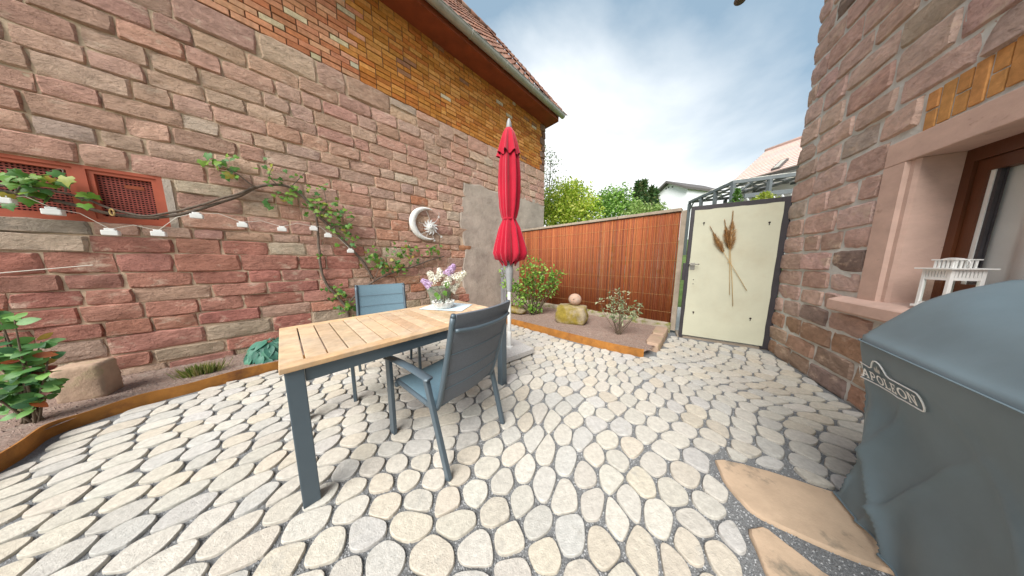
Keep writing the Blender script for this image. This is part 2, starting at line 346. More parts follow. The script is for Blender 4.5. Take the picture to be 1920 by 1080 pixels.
def cellij(x, y): return min(max(int((x+5.2)/RG), 0), len(RX)-1), min(max(int((y+1.7)/RG), 0), len(RY)-1)
def allowed(p, m=0): return OKM[cellij(p[0], p[1])]
# patio base
o = part('patio', [(-5.2, -1.6, -.016), (6.5, -1.6, -.016), (6.5, 3.2, -.016), (2.9, 5.9, -.016), (-.5, 6.6, -.016), (-5.2, 3.2, -.016)], [(0, 1, 2, 3, 4, 5)], M['grit'], fix=False)
patio = tag(o, kind='structure')

# ================================================================== pavers: relaxed cells, rounded
def clip(poly, mx_, my_, nx_, ny_):
    O = []; n = len(poly)
    for i in range(n):
        a = poly[i]; b = poly[(i+1) % n]
        da = (a[0]-mx_)*nx_+(a[1]-my_)*ny_; db = (b[0]-mx_)*nx_+(b[1]-my_)*ny_
        if da <= 0: O.append(a)
        if da*db < 0:
            t = da/(da-db); O.append((a[0]+(b[0]-a[0])*t, a[1]+(b[1]-a[1])*t))
    return O
def voronoi(P, S):
    grid = {}
    for i, p in enumerate(P): grid.setdefault((int(p[0]//S), int(p[1]//S)), []).append(i)
    cells = []
    for i, p in enumerate(P):
        gx_, gy_ = int(p[0]//S), int(p[1]//S)
        nb = [j for a in range(-2, 3) for b in range(-2, 3) for j in grid.get((gx_+a, gy_+b), ()) if j != i]
        nb.sort(key=lambda j: (P[j][0]-p[0])**2+(P[j][1]-p[1])**2)
        c = [(p[0]-S*1.4, p[1]-S*1.4), (p[0]+S*1.4, p[1]-S*1.4), (p[0]+S*1.4, p[1]+S*1.4), (p[0]-S*1.4, p[1]+S*1.4)]
        for j in nb[:14]:
            q = P[j]; c = clip(c, (p[0]+q[0])/2, (p[1]+q[1])/2, q[0]-p[0], q[1]-p[1])
            if len(c) < 3: break
        cells.append(c)
    return cells
SP = .143; AN = 1.14; pa = R(28)
def warp(x, y):   # real -> cell space : stretched stones with a wandering direction
    a = pa
    s = x*math.cos(a)+y*math.sin(a); q = -x*math.sin(a)+y*math.cos(a)
    q2 = q+.10*math.sin(s*1.9+.6)+.05*math.sin(s*4.1); s2 = s+.08*math.sin(q*2.3)
    return s2/math.sqrt(AN), q2*math.sqrt(AN)
def unwarp(X, Y):
    s2 = X*math.sqrt(AN); q2 = Y/math.sqrt(AN); s, q = s2, q2
    for _ in range(6): s, q = s2-.08*math.sin(q*2.3), q2-.10*math.sin(s*1.9+.6)-.05*math.sin(s*4.1)
    a = pa; return s*math.cos(a)-q*math.sin(a), s*math.sin(a)+q*math.cos(a)
P = []; yj = -80*SP*.9
for j in range(-80, 81):
    rh = SP*random.uniform(.78, 1.02); yj += rh; X = -80*SP+random.random()*SP
    while X < 80*SP:
        X += SP*random.uniform(.78, 1.38); Y = yj+random.gauss(0, .07)*SP+.035*math.sin(X*3.1+j*.35)
        x, y = unwarp(X, Y)
        if -5.0 < x < 5 and -1.5 < y < 5.5: P.append((X, Y))
C = voronoi(P, SP)
P = [(p[0]*.7+.3*sum(v[0] for v in c)/len(c), p[1]*.7+.3*sum(v[1] for v in c)/len(c)) if len(c) > 2 else p for p, c in zip(P, C)]
C = voronoi(P, SP)
def chaikin(poly, r=.25):
    O = []; n = len(poly)
    for i in range(n):
        a = poly[i]; b = poly[(i+1) % n]
        O.append(a*(1-r)+b*r); O.append(a*r+b*(1-r))
    return O
def paver_geo(poly, cen, h0):
    n = len(poly); V = []; tilt = np.array([random.gauss(0, .012), random.gauss(0, .012)])
    for f, z in ((1.0, -.03), (1.0, -.008), (.985, -.0025), (.96, 0.0), (.6, .0004)):
        for p in poly:
            q = cen+(p-cen)*f
            V.append((q[0], q[1], h0+z+float((q-cen)@tilt)))
    Fc = [(r*n+i, r*n+(i+1) % n, (r+1)*n+(i+1) % n, (r+1)*n+i) for r in range(4) for i in range(n)]
    Fc.append(tuple(4*n+i for i in range(n))); return V, Fc
PCOL = [(.50, .48, .43), (.51, .475, .41), (.475, .46, .425), (.52, .495, .445), (.495, .47, .42), (.505, .46, .385), (.465, .455, .43), (.515, .485, .425)]
pav = []
for c in C:
    if len(c) < 4: continue
    q = [np.array(unwarp(*v)) for v in c]
    cen = sum(q)/len(q)
    if not allowed(cen, .05): continue
    q2 = []
    for v in q:
        t = 1.0
        while t > .25 and not allowed(cen+(v-cen)*t): t -= .06
        q2.append(cen+(v-cen)*t)
    # drop near-duplicate corners, inset for the joint, round
    q3 = [v for i, v in enumerate(q2) if np.linalg.norm(v-q2[i-1]) > .018]
    if len(q3) < 4: continue
    cen = sum(q3)/len(q3); mr = np.mean([np.linalg.norm(v-cen) for v in q3])
    if mr < .05: continue
    ins = .0085
    q3 = [cen+(v-cen)*(1-ins/max(np.linalg.norm(v-cen), .03))+np.array([random.gauss(0, .003), random.gauss(0, .003)]) for v in q3]
    q3 = chaikin(chaikin(q3, random.uniform(.18, .25)), .25)
    pav.append((cen, q3))
pav.sort(key=lambda a: (0 if (a[0][1] > .25) else 1, np.hypot(*a[0])))
rest = MB()
for k, (cen, poly) in enumerate(pav):
    col = jit(random.choice(PCOL), .06, .008)
    V, Fc = paver_geo(poly, cen, random.uniform(-.003, .003))
    if k < 300: part('paving_stone', V, Fc, M['paver'], patio, col=col, smooth=True, sharp=18, fix=False)
    else: rest.add(V, Fc, col)
rest.part('paving_stones', M['paver'], patio, smooth=True, sharp=18, kind='stuff', fix=False)
# grit in the joints (real little stones close to the camera)
gb = MB(); PEB = [(1, 0, 0), (-1, 0, 0), (0, 1, 0), (0, -1, 0), (0, 0, 1)]; PEF = [(0, 2, 4), (2, 1, 4), (1, 3, 4), (3, 0, 4)]
rr = .55+2.3*RNG.random(60000)**1.2; aa = np.radians(RNG.uniform(-72, 72, 60000)); QX = rr*np.sin(aa); QY = rr*np.cos(aa)
ok = ~inpoly_v(QX, QY, BED) & ~inpoly_v(QX, QY, SLAB1) & ~inpoly_v(QX, QY, SLAB2) & (QX*RW[0]+QY*RW[1] > -1.7)
QX, QY = QX[ok], QY[ok]; ok = np.ones(len(QX), bool)
for cen, poly in pav:
    if np.hypot(*cen) > 3.2: continue
    k = np.nonzero((abs(QX-cen[0]) < .2) & (abs(QY-cen[1]) < .2) & ok)[0]
    if len(k): ok[k[inpoly_v(QX[k], QY[k], poly)]] = False
for x, y in zip(QX[ok], QY[ok]):
    s = random.uniform(.0025, .0052); an = random.random()*6.28; ca, sa = math.cos(an)*s, math.sin(an)*s
    g = random.choice((.13, .18, .24, .32, .40)); zz = -.0155
    gb.add([(x+vx*ca-vy*sa, y+vx*sa+vy*ca*.8, zz+vz*s*1.3) for vx, vy, vz in PEB], PEF, (g, g*1.02, g*1.04))
gb.part('joint_grit', M['pebble'], patio, kind='stuff', fix=False)

# ================================================================== slabs
def slab(name, poly, label):
    P = [np.array(p) for p in poly]
    P = chaikin([P[i]+np.array([random.gauss(0, .006), random.gauss(0, .006)]) for i in range(len(P))], .12)
    Q = []
    for i in range(len(P)):
        a, b = P[i], P[(i+1) % len(P)]; m = max(1, int(np.linalg.norm(b-a)/.05))
        for k in range(m):
            q = a+(b-a)*k/m; Q.append(q+np.array([nz3(q[0], q[1], 3, 14), nz3(q[0], q[1], 9, 14)])*.008)
    cen = sum(Q)/len(Q); V, Fc = paver_geo(Q, cen, .0)
    V = np.array(V); V[:, 2] = np.where(V[:, 2] > -.004, .002, V[:, 2])
    o = part(name, V, Fc, M['slab'], smooth=True, sharp=40, fix=False)
    tag(o, label, 'stone slab', 'stepping slabs by the grill')
slab('stepping_slab', SLAB1, 'larger ochre sandstone slab lying partly beneath the covered grill')
slab('stepping_slab', SLAB2, 'smaller ochre sandstone slab at the bottom edge, beyond the gravel strip')

# ================================================================== beds
def bedz(x, y):
    p = np.array([x, y]); dw = 4.15-(-.7009*x+.7133*y)
    return .072+.012*math.exp(-max(dw, 0)/.4)+.012*nz3(x, y, 0, 3)+.006*nz3(x, y, 5, 14)
xs = np.arange(-6.8, 3.1, .06); ys = np.arange(-1.0, 6.4, .06); BX, BY = np.meshgrid(xs, ys, indexing='ij')
BI = inpoly_v(BX, BY, BED); BD = polyd_v(BX, BY, EDGE, False); EA = np.array([p[:2] for p in EDGE])
idx = {}; V = []; Fc = []
for i, x in enumerate(xs):
    for j, y in enumerate(ys):
        if BI[i, j]: V.append((x, y, bedz(x, y)))
        elif BD[i, j] < .09:                       # keep the sheet behind the steel strip
            e = EA[np.argmin((EA[:, 0]-x)**2+(EA[:, 1]-y)**2)]; V.append((e[0], e[1], bedz(x, y)-.01))
        else: continue
        idx[i, j] = len(V)-1
for (i, j), a in idx.items():
    q = [(i, j), (i+1, j), (i+1, j+1), (i, j+1)]
    if all(k in idx for k in q): Fc.append(tuple(idx[k] for k in q))
bed = part('garden_bed', V, Fc, M['soil'], smooth=True, fix=False); tag(bed, kind='structure')
gb = MB(); QX = RNG.uniform(-6, 2.7, 34000); QY = RNG.uniform(.2, 5.6, 34000)
ok = inpoly_v(QX, QY, BED) & (polyd_v(QX, QY, EDGE, False) > .015)
for x, y in zip(QX[ok], QY[ok]):
    s = random.uniform(.004, .011); an = random.random()*6.28; ca, sa = math.cos(an)*s, math.sin(an)*s
    c = random.choice(((.24, .16, .13), (.16, .10, .085), (.33, .25, .21), (.28, .20, .16), (.20, .14, .12)))
    zz = bedz(x, y)-.001
    gb.add([(x+vx*ca-vy*sa, y+vx*sa+vy*ca*.8, zz+vz*s*.9) for vx, vy, vz in PEB], PEF, c)
gb.part('bed_gravel', M['pebble'], bed, kind='stuff', fix=False)
def strip(name, P, h, label):
    V = []; n = len(P)
    for i, p in enumerate(P):
        t = P[min(i+1, n-1)]-P[max(i-1, 0)]; t = t/np.linalg.norm(t); nn = np.array([t[1], -t[0], 0])*.004
        for s, z in ((1, -.03), (1, h), (-1, h), (-1, -.03)): V.append(p+nn*s+np.array([0, 0, z+.006*math.sin(i*.37)]))
    Fc = [(i*4+k, i*4+(k+1) % 4, i*4+4+(k+1) % 4, i*4+4+k) for i in range(n-1) for k in range(4)]+[(0, 1, 2, 3), (4*n-1, 4*n-2, 4*n-3, 4*n-4)]
    tag(part(name, V, Fc, M['corten'], smooth=True, sharp=40), label, 'steel edging', 'rusty bed edging')
strip('steel_edging', E1s, .088, 'long curved rusty steel edging along the bed below the stone wall')
strip('steel_edging', [p+np.array([.006, -.006, 0]) for p in E2], .10, 'short straight rusty steel edging in front of the mossy boulder')

# ================================================================== masonry helpers
def stone_geo(W_, u0, u1, z0, z1, prot, nu=8, nv=5, rough=.012, lift=.01, jt=.012):
    cs = [(u0+random.uniform(-jt, jt)*.5, z0+random.uniform(-jt, jt)*.6), (u1+random.uniform(-jt, jt)*.5, z0+random.uniform(-jt, jt)*.6),
          (u1+random.uniform(-jt, jt)*.5, z1+random.uniform(-jt, jt)*.6), (u0+random.uniform(-jt, jt)*.5, z1+random.uniform(-jt, jt)*.6)]
    sd_ = random.uniform(0, 50); V = []; tu = random.uniform(-.012, .012); tv = random.uniform(-.014, .010); ta = random.uniform(-.5, .5); ca, sa = math.cos(ta), math.sin(ta)
    A_ = [0, .035]+[.035+.93*k/(nu-3) for k in range(1, nu-3)]+[.965, 1]; B_ = [0, .075]+[.075+.85*k/(nv-3) for k in range(1, nv-3)]+[.925, 1]
    for j in range(nv):
        for i in range(nu):
            a = A_[i]; b = B_[j]; edge = i in (0, nu-1) or j in (0, nv-1)
            if not edge and 1 < i < nu-2: a += random.uniform(-.03, .03)
            x = (cs[0][0]*(1-a)+cs[1][0]*a)*(1-b)+(cs[3][0]*(1-a)+cs[2][0]*a)*b
            z = (cs[0][1]*(1-a)+cs[1][1]*a)*(1-b)+(cs[3][1]*(1-a)+cs[2][1]*a)*b
            if i in (0, 1, nu-2, nu-1) and j in (0, 1, nv-2, nv-1):
                f_ = random.uniform(.1, 1)*(z1-z0); x += (.07 if i < 2 else -.07)*f_; z += (.06 if j < 2 else -.06)*f_
            elif edge: x += random.uniform(-1, 1)*jt*.3; z += random.uniform(-1, 1)*jt*.45
            if edge: y = lift+random.uniform(-.003, .005)
            else:
                p, q = (x*ca+z*sa), (-x*sa+z*ca)
                rg = 1-2*abs(nz3(p*3.2+sd_, q*10, sd_, 1))-.6*abs(nz3(p*7+sd_, q*21, sd_+7, 1))
                y = prot+rough*(rg*.9+1.1*nz3(x*5+sd_, z*6, 3, 1))+tu*(a-.5)+tv*(b-.5)+random.uniform(-.002, .002)
                if i in (1, nu-2) or j in (1, nv-2): y -= random.uniform(0, .006)
            V.append((W_.sg*x, max(y, .004), z))
    Fc = [(j*nu+i, j*nu+i+1, (j+1)*nu+i+1, (j+1)*nu+i) for j in range(nv-1) for i in range(nu-1)]
    rim = [i for i in range(nu)]+[j*nu+nu-1 for j in range(1, nv)]+[(nv-1)*nu+i for i in range(nu-2, -1, -1)]+[j*nu for j in range(nv-2, 0, -1)]
    b0 = len(V)
    for k in rim: V.append((V[k][0], -.02, V[k][2]))
    m = len(rim)
    Fc += [(rim[k], rim[(k+1) % m], b0+(k+1) % m, b0+k) for k in range(m)]
    return V, Fc
def inrect(u, z, r): return r[0] < u < r[1] and r[2] < z < r[3]

# ================================================================== the barn on the left
barn = empty('stone_barn', WL.wp(0, 0, 0), 'old barn with red sandstone wall, orange brick upper wall and tiled roof', 'building', WL.ang)
S0, S1, EZ = -4.6, 5.45, 5.27
VT = (-2.35, -.985, 1.585, 2.085)                  # vent opening (along, z)
def lw(a, o, z): return (-a, o, z)
def lbox(a, b): return boxg((-b[0], a[1], a[2]), (-a[0], b[1], b[2]))
PLB = 2.52
mbx = MB()
for (a0, a1, z0, z1) in ((VT[1], S1-.01, -.2, 3.93), (S0, VT[0], -.2, 3.93), (VT[0], VT[1], -.2, VT[2]), (VT[0], VT[1], VT[3], 3.93)):
    mbx.add(*lbox((a0, -.45, z0), (a1, .012, z1)))
mbx.part('mortar_bed', M['mortar'], barn)
part('brick_mortar', *lbox((S0, -.45, 3.93), (S1-.01, 0, EZ)), M['bmortar'], barn)
mbx = MB()
mbx.add(*lbox((S0, -7, -.2), (S0+.4, -.45, EZ))); mbx.add(*lbox((S1-.42, -7, -.2), (S1-.01, -.45, EZ))); mbx.add(*lbox((S0, -7.4, -.2), (S1-.01, -7, EZ)))
mbx.part('rear_walls', M['mortar'], barn)
# gable triangle under the roof at the far end
RT = R(53); RL = 4.9; EO = .42
rid_o = EO-RL*math.cos(RT); rid_z = EZ+.13+RL*math.sin(RT)
# stones
PAL = (.531, .344, .284), (.580, .386, .314), (.501, .308, .259), (.605, .423, .344), (.519, .356, .302), (.556, .332, .272)
RED = (.444, .202, .164), (.413, .183, .152), (.481, .232, .189), (.431, .214, .183)
TAN = (.471, .348, .273), (.422, .335, .268), (.507, .360, .298), (.396, .310, .249)
def stcol(u, z):
    r = random.random()
    if u < .55 and .50 < z < 1.42:
        c = random.choice(RED) if r < .86 else random.choice(PAL)
    elif z < .5: c = random.choice(TAN) if r < .75 else random.choice(RED)
    elif u > .4 and z < 1.9: c = random.choice(((.48, .29, .235), (.44, .28, .225), (.51, .32, .26), (.43, .31, .25), (.50, .27, .20)))
    else: c = random.choice(PAL)
    if r > .965: c = (.54, .44, .37)
    elif r > .955: c = (.40, .34, .29)
    elif r < .012: c = (.47, .22, .14)
    return jit((c[0]*1.02, c[1], c[2]*.93), .10, .04)
stones = []
z = .0; row = 0
while z < 3.9:
    h = random.choice((.165, .18, .195, .15)) if z < 1.5 else random.choice((.165, .18, .19, .155))
    if z < 1.585 < z+h+.07: h = 1.585-z
    elif z < 2.085 < z+h+.06: h = 2.085-z
    if z+h > 3.78: h = 3.94-z
    u = S0+random.uniform(0, .3)
    while u < S1-.03:
        w_ = random.uniform(.20, .46)*(1.2 if z < 1.5 and u < .4 else 1.0)*(h/.18)**.5
        if u+w_ > S1-.16: w_ = S1-u+.012
        u1 = u+w_
        for e0, e1 in ((VT[0], VT[1]),):
            if VT[2]-.02 < z+h/2 < VT[3]+.02:
                if u < e0 < u1: u1 = e0-.002
                if e0-.01 <= u < e1: u1 = e1+.06; u = u1; break
        else:
            pass
        if u1 <= u+.001: u = VT[1]+.06; continue
        mid = (u+u1)/2; pl = mid > PLB+.06*math.sin(z*5)+.02 and z+h/2 < 2.98
        if not pl:
            r = random.random()
            if r < .02 and h > .18 and z > .3:
                stones.append((u, u1, z, z+h*.48)); stones.append((u, u1, z+h*.52, z+h))
            else: stones.append((u, u1, z, z+h))
        u = u1
    z += h; row += 1
def wallpix(W_, u, z):
    P_ = W_.wp(u, 0, z)-CAMP; d = P_@FW
    return (960+F*P_[0]/d, 540-F*(P_@UP)/d, d) if d > .05 else (-9999, 0, d)
def vis(W_, s):
    x, y, d = wallpix(W_, (s[0]+s[1])/2, (s[2]+s[3])/2)
    return (0 if (-60 < x < 1980 and -60 < y < 1140) else 1, d/((s[1]-s[0])*(s[3]-s[2]))**.5)
stones.sort(key=lambda s: vis(WL, s)); rest = MB()
for k, s in enumerate(stones):
    g = random.uniform(.002, .007)
    V, Fc = stone_geo(WL, s[0]+g, s[1]-g, s[2]+g*.8, s[3]-g*.8, random.uniform(.024, .036), rough=.011, lift=.017)
    col = stcol((s[0]+s[1])/2, (s[2]+s[3])/2)
    if k < 300: part('wall_stone', V, Fc, M['stone'], barn, col=col, smooth=True, sharp=27)
    else: rest.add(V, Fc, col)
rest.part('wall_stones', M['stone'], barn, smooth=True, sharp=27, kind='stuff')
# bricks
def brick_geo(u0, u1, z0, z1, p):
    a = random.uniform(-.003, .003); b = random.uniform(-.003, .003)
    V = []
    for (o_, i_) in ((-.02, 0), (p-.003, 0), (p, .004)):
        for (u, z) in ((u0+i_, z0+i_+a), (u1-i_, z0+i_+b), (u1-i_, z1-i_+b), (u0+i_, z1-i_+a)): V.append(lw(u, o_, z))
    Fc = [(r*4+i, r*4+(i+1) % 4, r*4+4+(i+1) % 4, r*4+4+i) for r in range(2) for i in range(4)]+[(8, 9, 10, 11)]
    return V, Fc
ORA = (.529, .224, .052), (.575, .259, .069), (.483, .190, .040), (.609, .287, .086), (.460, .161, .040)
PNK = (.575, .270, .149), (.529, .230, .127), (.609, .322, .196), (.494, .190, .092)
bricks = []; bz = 3.945; r_ = 0
while bz < EZ-.06:
    u = S0+(.11 if r_ % 2 else 0)
    while u < 5.22+(.10 if r_ % 2 else 0):
        w_ = .217 if random.random() > .12 else .11
        bricks.append((u, min(u+w_, 5.33), bz, bz+.0735)); u += w_
    bz += .0735; r_ += 1
bricks.sort(key=lambda s: vis(WL, s)); rest = MB()
for k, s in enumerate(bricks):
    g = random.uniform(.004, .008); u = s[0]
    lim = .75+.5*nz3(0, s[2], 0, 2)
    if u < lim:
        c = random.choice(PNK) if random.random() < .86 else (.60, .50, .33)
    else: c = random.choice(ORA) if random.random() < .965 else random.choice(((.58, .50, .36), (.30, .15, .08), (.30, .15, .08)))
    V, Fc = brick_geo(s[0]+g, s[1]-g, s[2]+g*.8, s[3]-g*.8, random.uniform(.008, .019))
    if k < 300: part('brick', V, Fc, M['brick'], barn, col=jit(c, .12, .04))
    else: rest.add(V, Fc, jit(c, .12, .04))
rest.part('bricks', M['brick'], barn, kind='stuff')
for k in range(7):    # dark quoins beside the bricks at the far corner
    V, Fc = stone_geo(WL, 5.22+.1*(k % 2)+.008, S1+.012, 3.95+k*.185, 3.95+k*.185+.175, .03)
    part('quoin_stone', V, Fc, M['stone'], barn, col=jit((.25, .155, .115), .1), smooth=True, sharp=27)
# plaster patch with ragged edge
pts = []
for k in range(15):
    zz = -.02+k*.21; pts.append((PLB+.05*math.sin(zz*5)+random.uniform(-.03, .03), min(zz, 2.93)))
for k in range(12): pts.append((PLB+.25+k*.245, 2.95+.05*math.sin(k*1.7)+random.uniform(-.02, .02)+k*.012))
pts += [(S1-.004, 3.06), (S1-.004, -.02)]
n = len(pts); V = [lw(u, -.01, z) for u, z in pts]+[lw(u, .014, z) for u, z in pts]+[lw(u+(.03 if i < 15 else 0), .033, z-(.03 if 15 <= i < n-2 else 0)) for i, (u, z) in enumerate(pts)]
Fc = [(r*n+i, r*n+(i+1) % n, (r+1)*n+(i+1) % n, (r+1)*n+i) for r in range(2) for i in range(n)]+[tuple(2*n+i for i in range(n))]
part('plaster_patch', V, Fc, M['plaster'], barn)
# eave: soffit, fascia, gutter
part('soffit', *lbox((S0, .0, EZ-.012), (S1+.10, EO-.02, EZ+.03)), M['soffit'], barn)
part('verge_board', *lbox((S1+.10, -.3, EZ-.02), (S1+.13, EO-.02, EZ+.16)), M['soffit'], barn)
part('fascia', *lbox((S0, EO-.018, EZ-.015), (S1+.09, EO, EZ+.10)), M['soffit'], barn)
gp = []; GRD = .078; gz = EZ+.115; go = EO+.085
prof = [(go+math.cos(t_)*GRD, gz+math.sin(t_)*GRD) for t_ in np.linspace(math.pi, 2*math.pi, 11)]
prof = prof+[(a+(go-a)*.05, b+.004) for a, b in prof[::-1]]
V = [lw(u, a, b) for u in (S0, S1+.20) for a, b in prof]; n = len(prof)
Fc = [(i, (i+1) % n, n+(i+1) % n, n+i) for i in range(n)]+[tuple(range(n))[::-1], tuple(range(n, 2*n))]
gut = part('gutter', V, Fc, M['zinc'], barn, smooth=True, sharp=50)
sub('bead', *tube([lw(S0, go+GRD, gz+.004), lw(S1+.2, go+GRD, gz+.004)], .009, 8), M['zinc'], gut, smooth=True)
for k in range(11):
    u = S1-.35-k*.86
    sub('bracket', *tube([lw(u, go+math.cos(t_)*(GRD+.004), gz+math.sin(t_)*(GRD+.004)) for t_ in np.linspace(math.pi, 2*math.pi, 9)], .008, 6), M['zinc'], gut)
# roof: decking and tiles
up_ = np.array([0, -math.cos(RT), math.sin(RT)]); nr = np.array([0, math.sin(RT), math.cos(RT)])
def rf(u, l, h): return tuple(np.array([-u, EO+.03, EZ+.13])+up_*l+nr*h)
part('roof_deck', [rf(u, l, h) for u in (S0, S1+.12) for l in (0, RL) for h in (-.05, 0)], BF, M['soffit'], barn)
part('rear_roof', [(-u, rid_o-d*3.9, rid_z-d*5.0+h) for u in (S0, S1+.12) for d in (0, 1) for h in (-.03, .02)], BF, M['tile'], barn, col=(.2, .12, .09))
part('gable', [(-S1+.01, -.02, EZ), (-S1+.01, -7.2, EZ), (-S1+.01, rid_o, rid_z-.12), (-S1+.3, -.02, EZ), (-S1+.3, -7.2, EZ), (-S1+.3, rid_o, rid_z-.12)],
     [(0, 1, 2), (3, 5, 4), (0, 3, 4, 1), (1, 4, 5, 2), (2, 5, 3, 0)], M['mortar'], barn)
TW, TL = .21, .30; tiles = []
for r_ in range(int(RL/TL)):
    for c_ in range(int((S1+.16+1.8)/TW)):
        tiles.append((S1+.16-c_*TW, r_*TL))
tv = MB()
for i in range(7):       # one tile: a shallow S-profile sheet, thick at the lower edge
    pass
def tile_geo():
    V = []; n = 6
    for l, hh in ((0, .034), (TL*1.12, .012)):
        for th in (0, .016):
            for i in range(n):
                a = i/(n-1); V.append((-a*(TW*1.02), l, hh+th+.018*math.cos(a*2*math.pi)))
    Fc = []
    for i in range(n-1):
        Fc += [(i, i+1, n+i+1, n+i), (n+i, n+i+1, 3*n+i+1, 3*n+i), (2*n+i, 3*n+i, 3*n+i+1, 2*n+i+1), (i, 2*n+i, 2*n+i+1, i+1)]
    Fc += [(0, n, 3*n, 2*n), (n-1, 3*n-1, 4*n-1, 2*n-1)]
    return V, Fc
TV, TF = tile_geo()
TC = [(.21, .105, .072), (.25, .125, .085), (.18, .095, .07), (.23, .14, .105), (.155, .085, .065)]
TM = [mesh('roof_tile', TV, TF, M['tile'], col=c, smooth=True, sharp=50) for c in TC]
bas = Matrix(((1, 0, 0, 0), (0, up_[1], nr[1], 0), (0, up_[2], nr[2], 0), (0, 0, 0, 1)))
rest = MB()
def tkey(t_):
    P_ = WL.wp(t_[0], EO-t_[1]*math.cos(RT), EZ+.13+t_[1]*math.sin(RT))-CAMP; d = P_@FW
    x = 960+F*P_[0]/d if d > .1 else -999; y = 540-F*(P_@UP)/d if d > .1 else -999
    return (0 if (y > -30 and x > 0) else 1, d)
tiles.sort(key=tkey)
for k, (u, l) in enumerate(tiles):
    raised = .05 if (S1+.16-u) < TW*2.5 else 0
    p = Vector(rf(u, l, 0+raised)); rz = Matrix.Rotation(random.gauss(0, .02), 4, 'Z')@Matrix.Rotation(random.gauss(0, .012), 4, 'X')
    m_ = Matrix.Translation(p)@bas@rz
    if k < 300: ob('roof_tile', random.choice(TM), barn, mtx=m_)
    else:
        c = random.choice(TC); rest.add([tuple(m_@Vector(v)) for v in TV], TF, c)
rest.part('roof_tiles', M['tile'], barn, smooth=True, sharp=50, kind='stuff')
mbx = MB()
for k in range(24):
    u = S1+.16-k*.34; mbx.add(*tube([rf(u, RL+.02, .03), rf(u-.37, RL+.02, .045)], .10, 8), random.choice(TC))
mbx.part('ridge_tiles', M['tile'], barn, smooth=True)
mbx = MB()                # stacked verge end that stands above the ridge line
for k in range(3): mbx.add(*boxg(rf(S1+.16, RL-.05+.0*k, .02+k*.05), tuple(np.array(rf(S1-.05, RL-.05, .06+k*.05))+np.array([0, -.12, .01]))), random.choice(TC))
mbx.part('verge_cap', M['tile'], barn)
# vent windows with perforated sheets
vw = empty('vent_grille', WL.wp(-1.66, 0, VT[2]), 'rust red perforated metal vent window with two panels in the stone wall', 'vent window', WL.ang)
def vl(a, o, z): return (-(a+1.66), o, z-VT[2])
def vbox(a0, a1, o0, o1, z0, z1): return boxg((-(a1+1.66), o0, z0-VT[2]), (-(a0+1.66), o1, z1-VT[2]))
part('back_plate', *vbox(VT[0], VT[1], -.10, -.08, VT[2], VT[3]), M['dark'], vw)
mbx = MB()
for b in ((VT[0], VT[1], VT[3]-.03, VT[3]), (VT[0], VT[1], VT[2], VT[2]+.032)): mbx.add(*vbox(b[0], b[1], -.06, .012, b[2], b[3]))
for b in ((VT[1]-.035, VT[1]), (VT[0], VT[0]+.035)): mbx.add(*vbox(b[0], b[1], -.06, .0125, VT[2]+.032, VT[3]-.03))
mbx.part('frame', M['vent'], vw)
vmid = -1.385
part('mullion', *vbox(vmid-.028, vmid+.028, -.06, .013, VT[2]+.032, VT[3]-.03), M['vent'], vw)
for (a0, a1) in ((VT[0]+.035, vmid-.028), (vmid+.028, VT[1]-.035)):
    z0, z1 = VT[2]+.032, VT[3]-.03; mbx = MB()
    for b in ((a0, a1, z0, z0+.03), (a0, a1, z1-.03, z1), (a0, a0+.03, z0+.03, z1-.03), (a1-.03, a1, z0+.03, z1-.03)): mbx.add(*vbox(b[0], b[1], -.035, .002, b[2], b[3]))
    pn = mbx.part('panel_frame', M['vent'], vw)
    mbx = MB(); st = .02
    n1 = int((a1-a0-.06)/st); n2 = int((z1-z0-.06)/st)
    for i in range(n1+1):
        x = a0+.03+i*(a1-a0-.06)/n1; mbx.add(*vbox(x-.0042, x+.0042, -.03, -.026, z0+.03, z1-.03))
    for j in range(n2+1):
        zz = z0+.03+j*(z1-z0-.06)/n2; mbx.add(*vbox(a0+.03, a1-.03, -.0255, -.0215, zz-.0042, zz+.0042))
    mbx.part('mesh_sheet', M['ventmesh'], vw, kind='stuff')
    if a0 > -1.5: part('cover_plate', *vbox(-1.20, -1.10, -.021, -.019, 1.93, 1.965), M['soffit'], vw)
part('sill_render', *lbox((VT[1]+.002, 0, VT[2]-.02), (VT[1]+.05, .028, VT[3]-.02)), M['plaster'], barn)

# ================================================================== the house on the right
house = empty('stone_house', WR.wp(0, 0, 0), 'stone house corner with pale pointed joints and a sandstone framed window', 'building', WR.ang)
HS0, HS1, HZ = -1.2, 4.20, 5.6
OP = (1.25, 2.82, .93, 1.955)                     # window opening
mbx = MB()
for (a0, a1, z0, z1) in ((OP[1]+.03, HS1-.02, -.2, HZ), (HS0, OP[0]-.03, -.2, HZ), (OP[0]-.03, OP[1]+.03, -.2, .79), (OP[0]-.03, OP[1]+.03, OP[3]+.02, HZ)):
    mbx.box((a0, -.45, z0), (a1, .009, z1))
mbx.part('mortar_bed', M['mortar2'], house)
part('end_wall', *boxg((HS1-.42, -6, -.2), (HS1-.021, -.45, HZ)), M['mortar2'], house)
RP = (.572, .386, .328), (.611, .424, .367), (.546, .355, .303), (.636, .451, .386), (.585, .399, .347), (.534, .374, .323)
hst = []; z = -.02
zb = [.0, .18, .36, .55, .755]
zrows = [(-.02, .17), (.17, .36), (.36, .56), (.56, .755), (.755, .93), (.93, 1.12), (1.12, 1.33), (1.33, 1.52), (1.52, 1.74), (1.74, 1.955), (1.955, 2.19), (2.19, 2.40)]
z = 2.40
while z < 5.5: h = random.choice((.19, .22, .24, .205)); zrows.append((z, z+h)); z += h
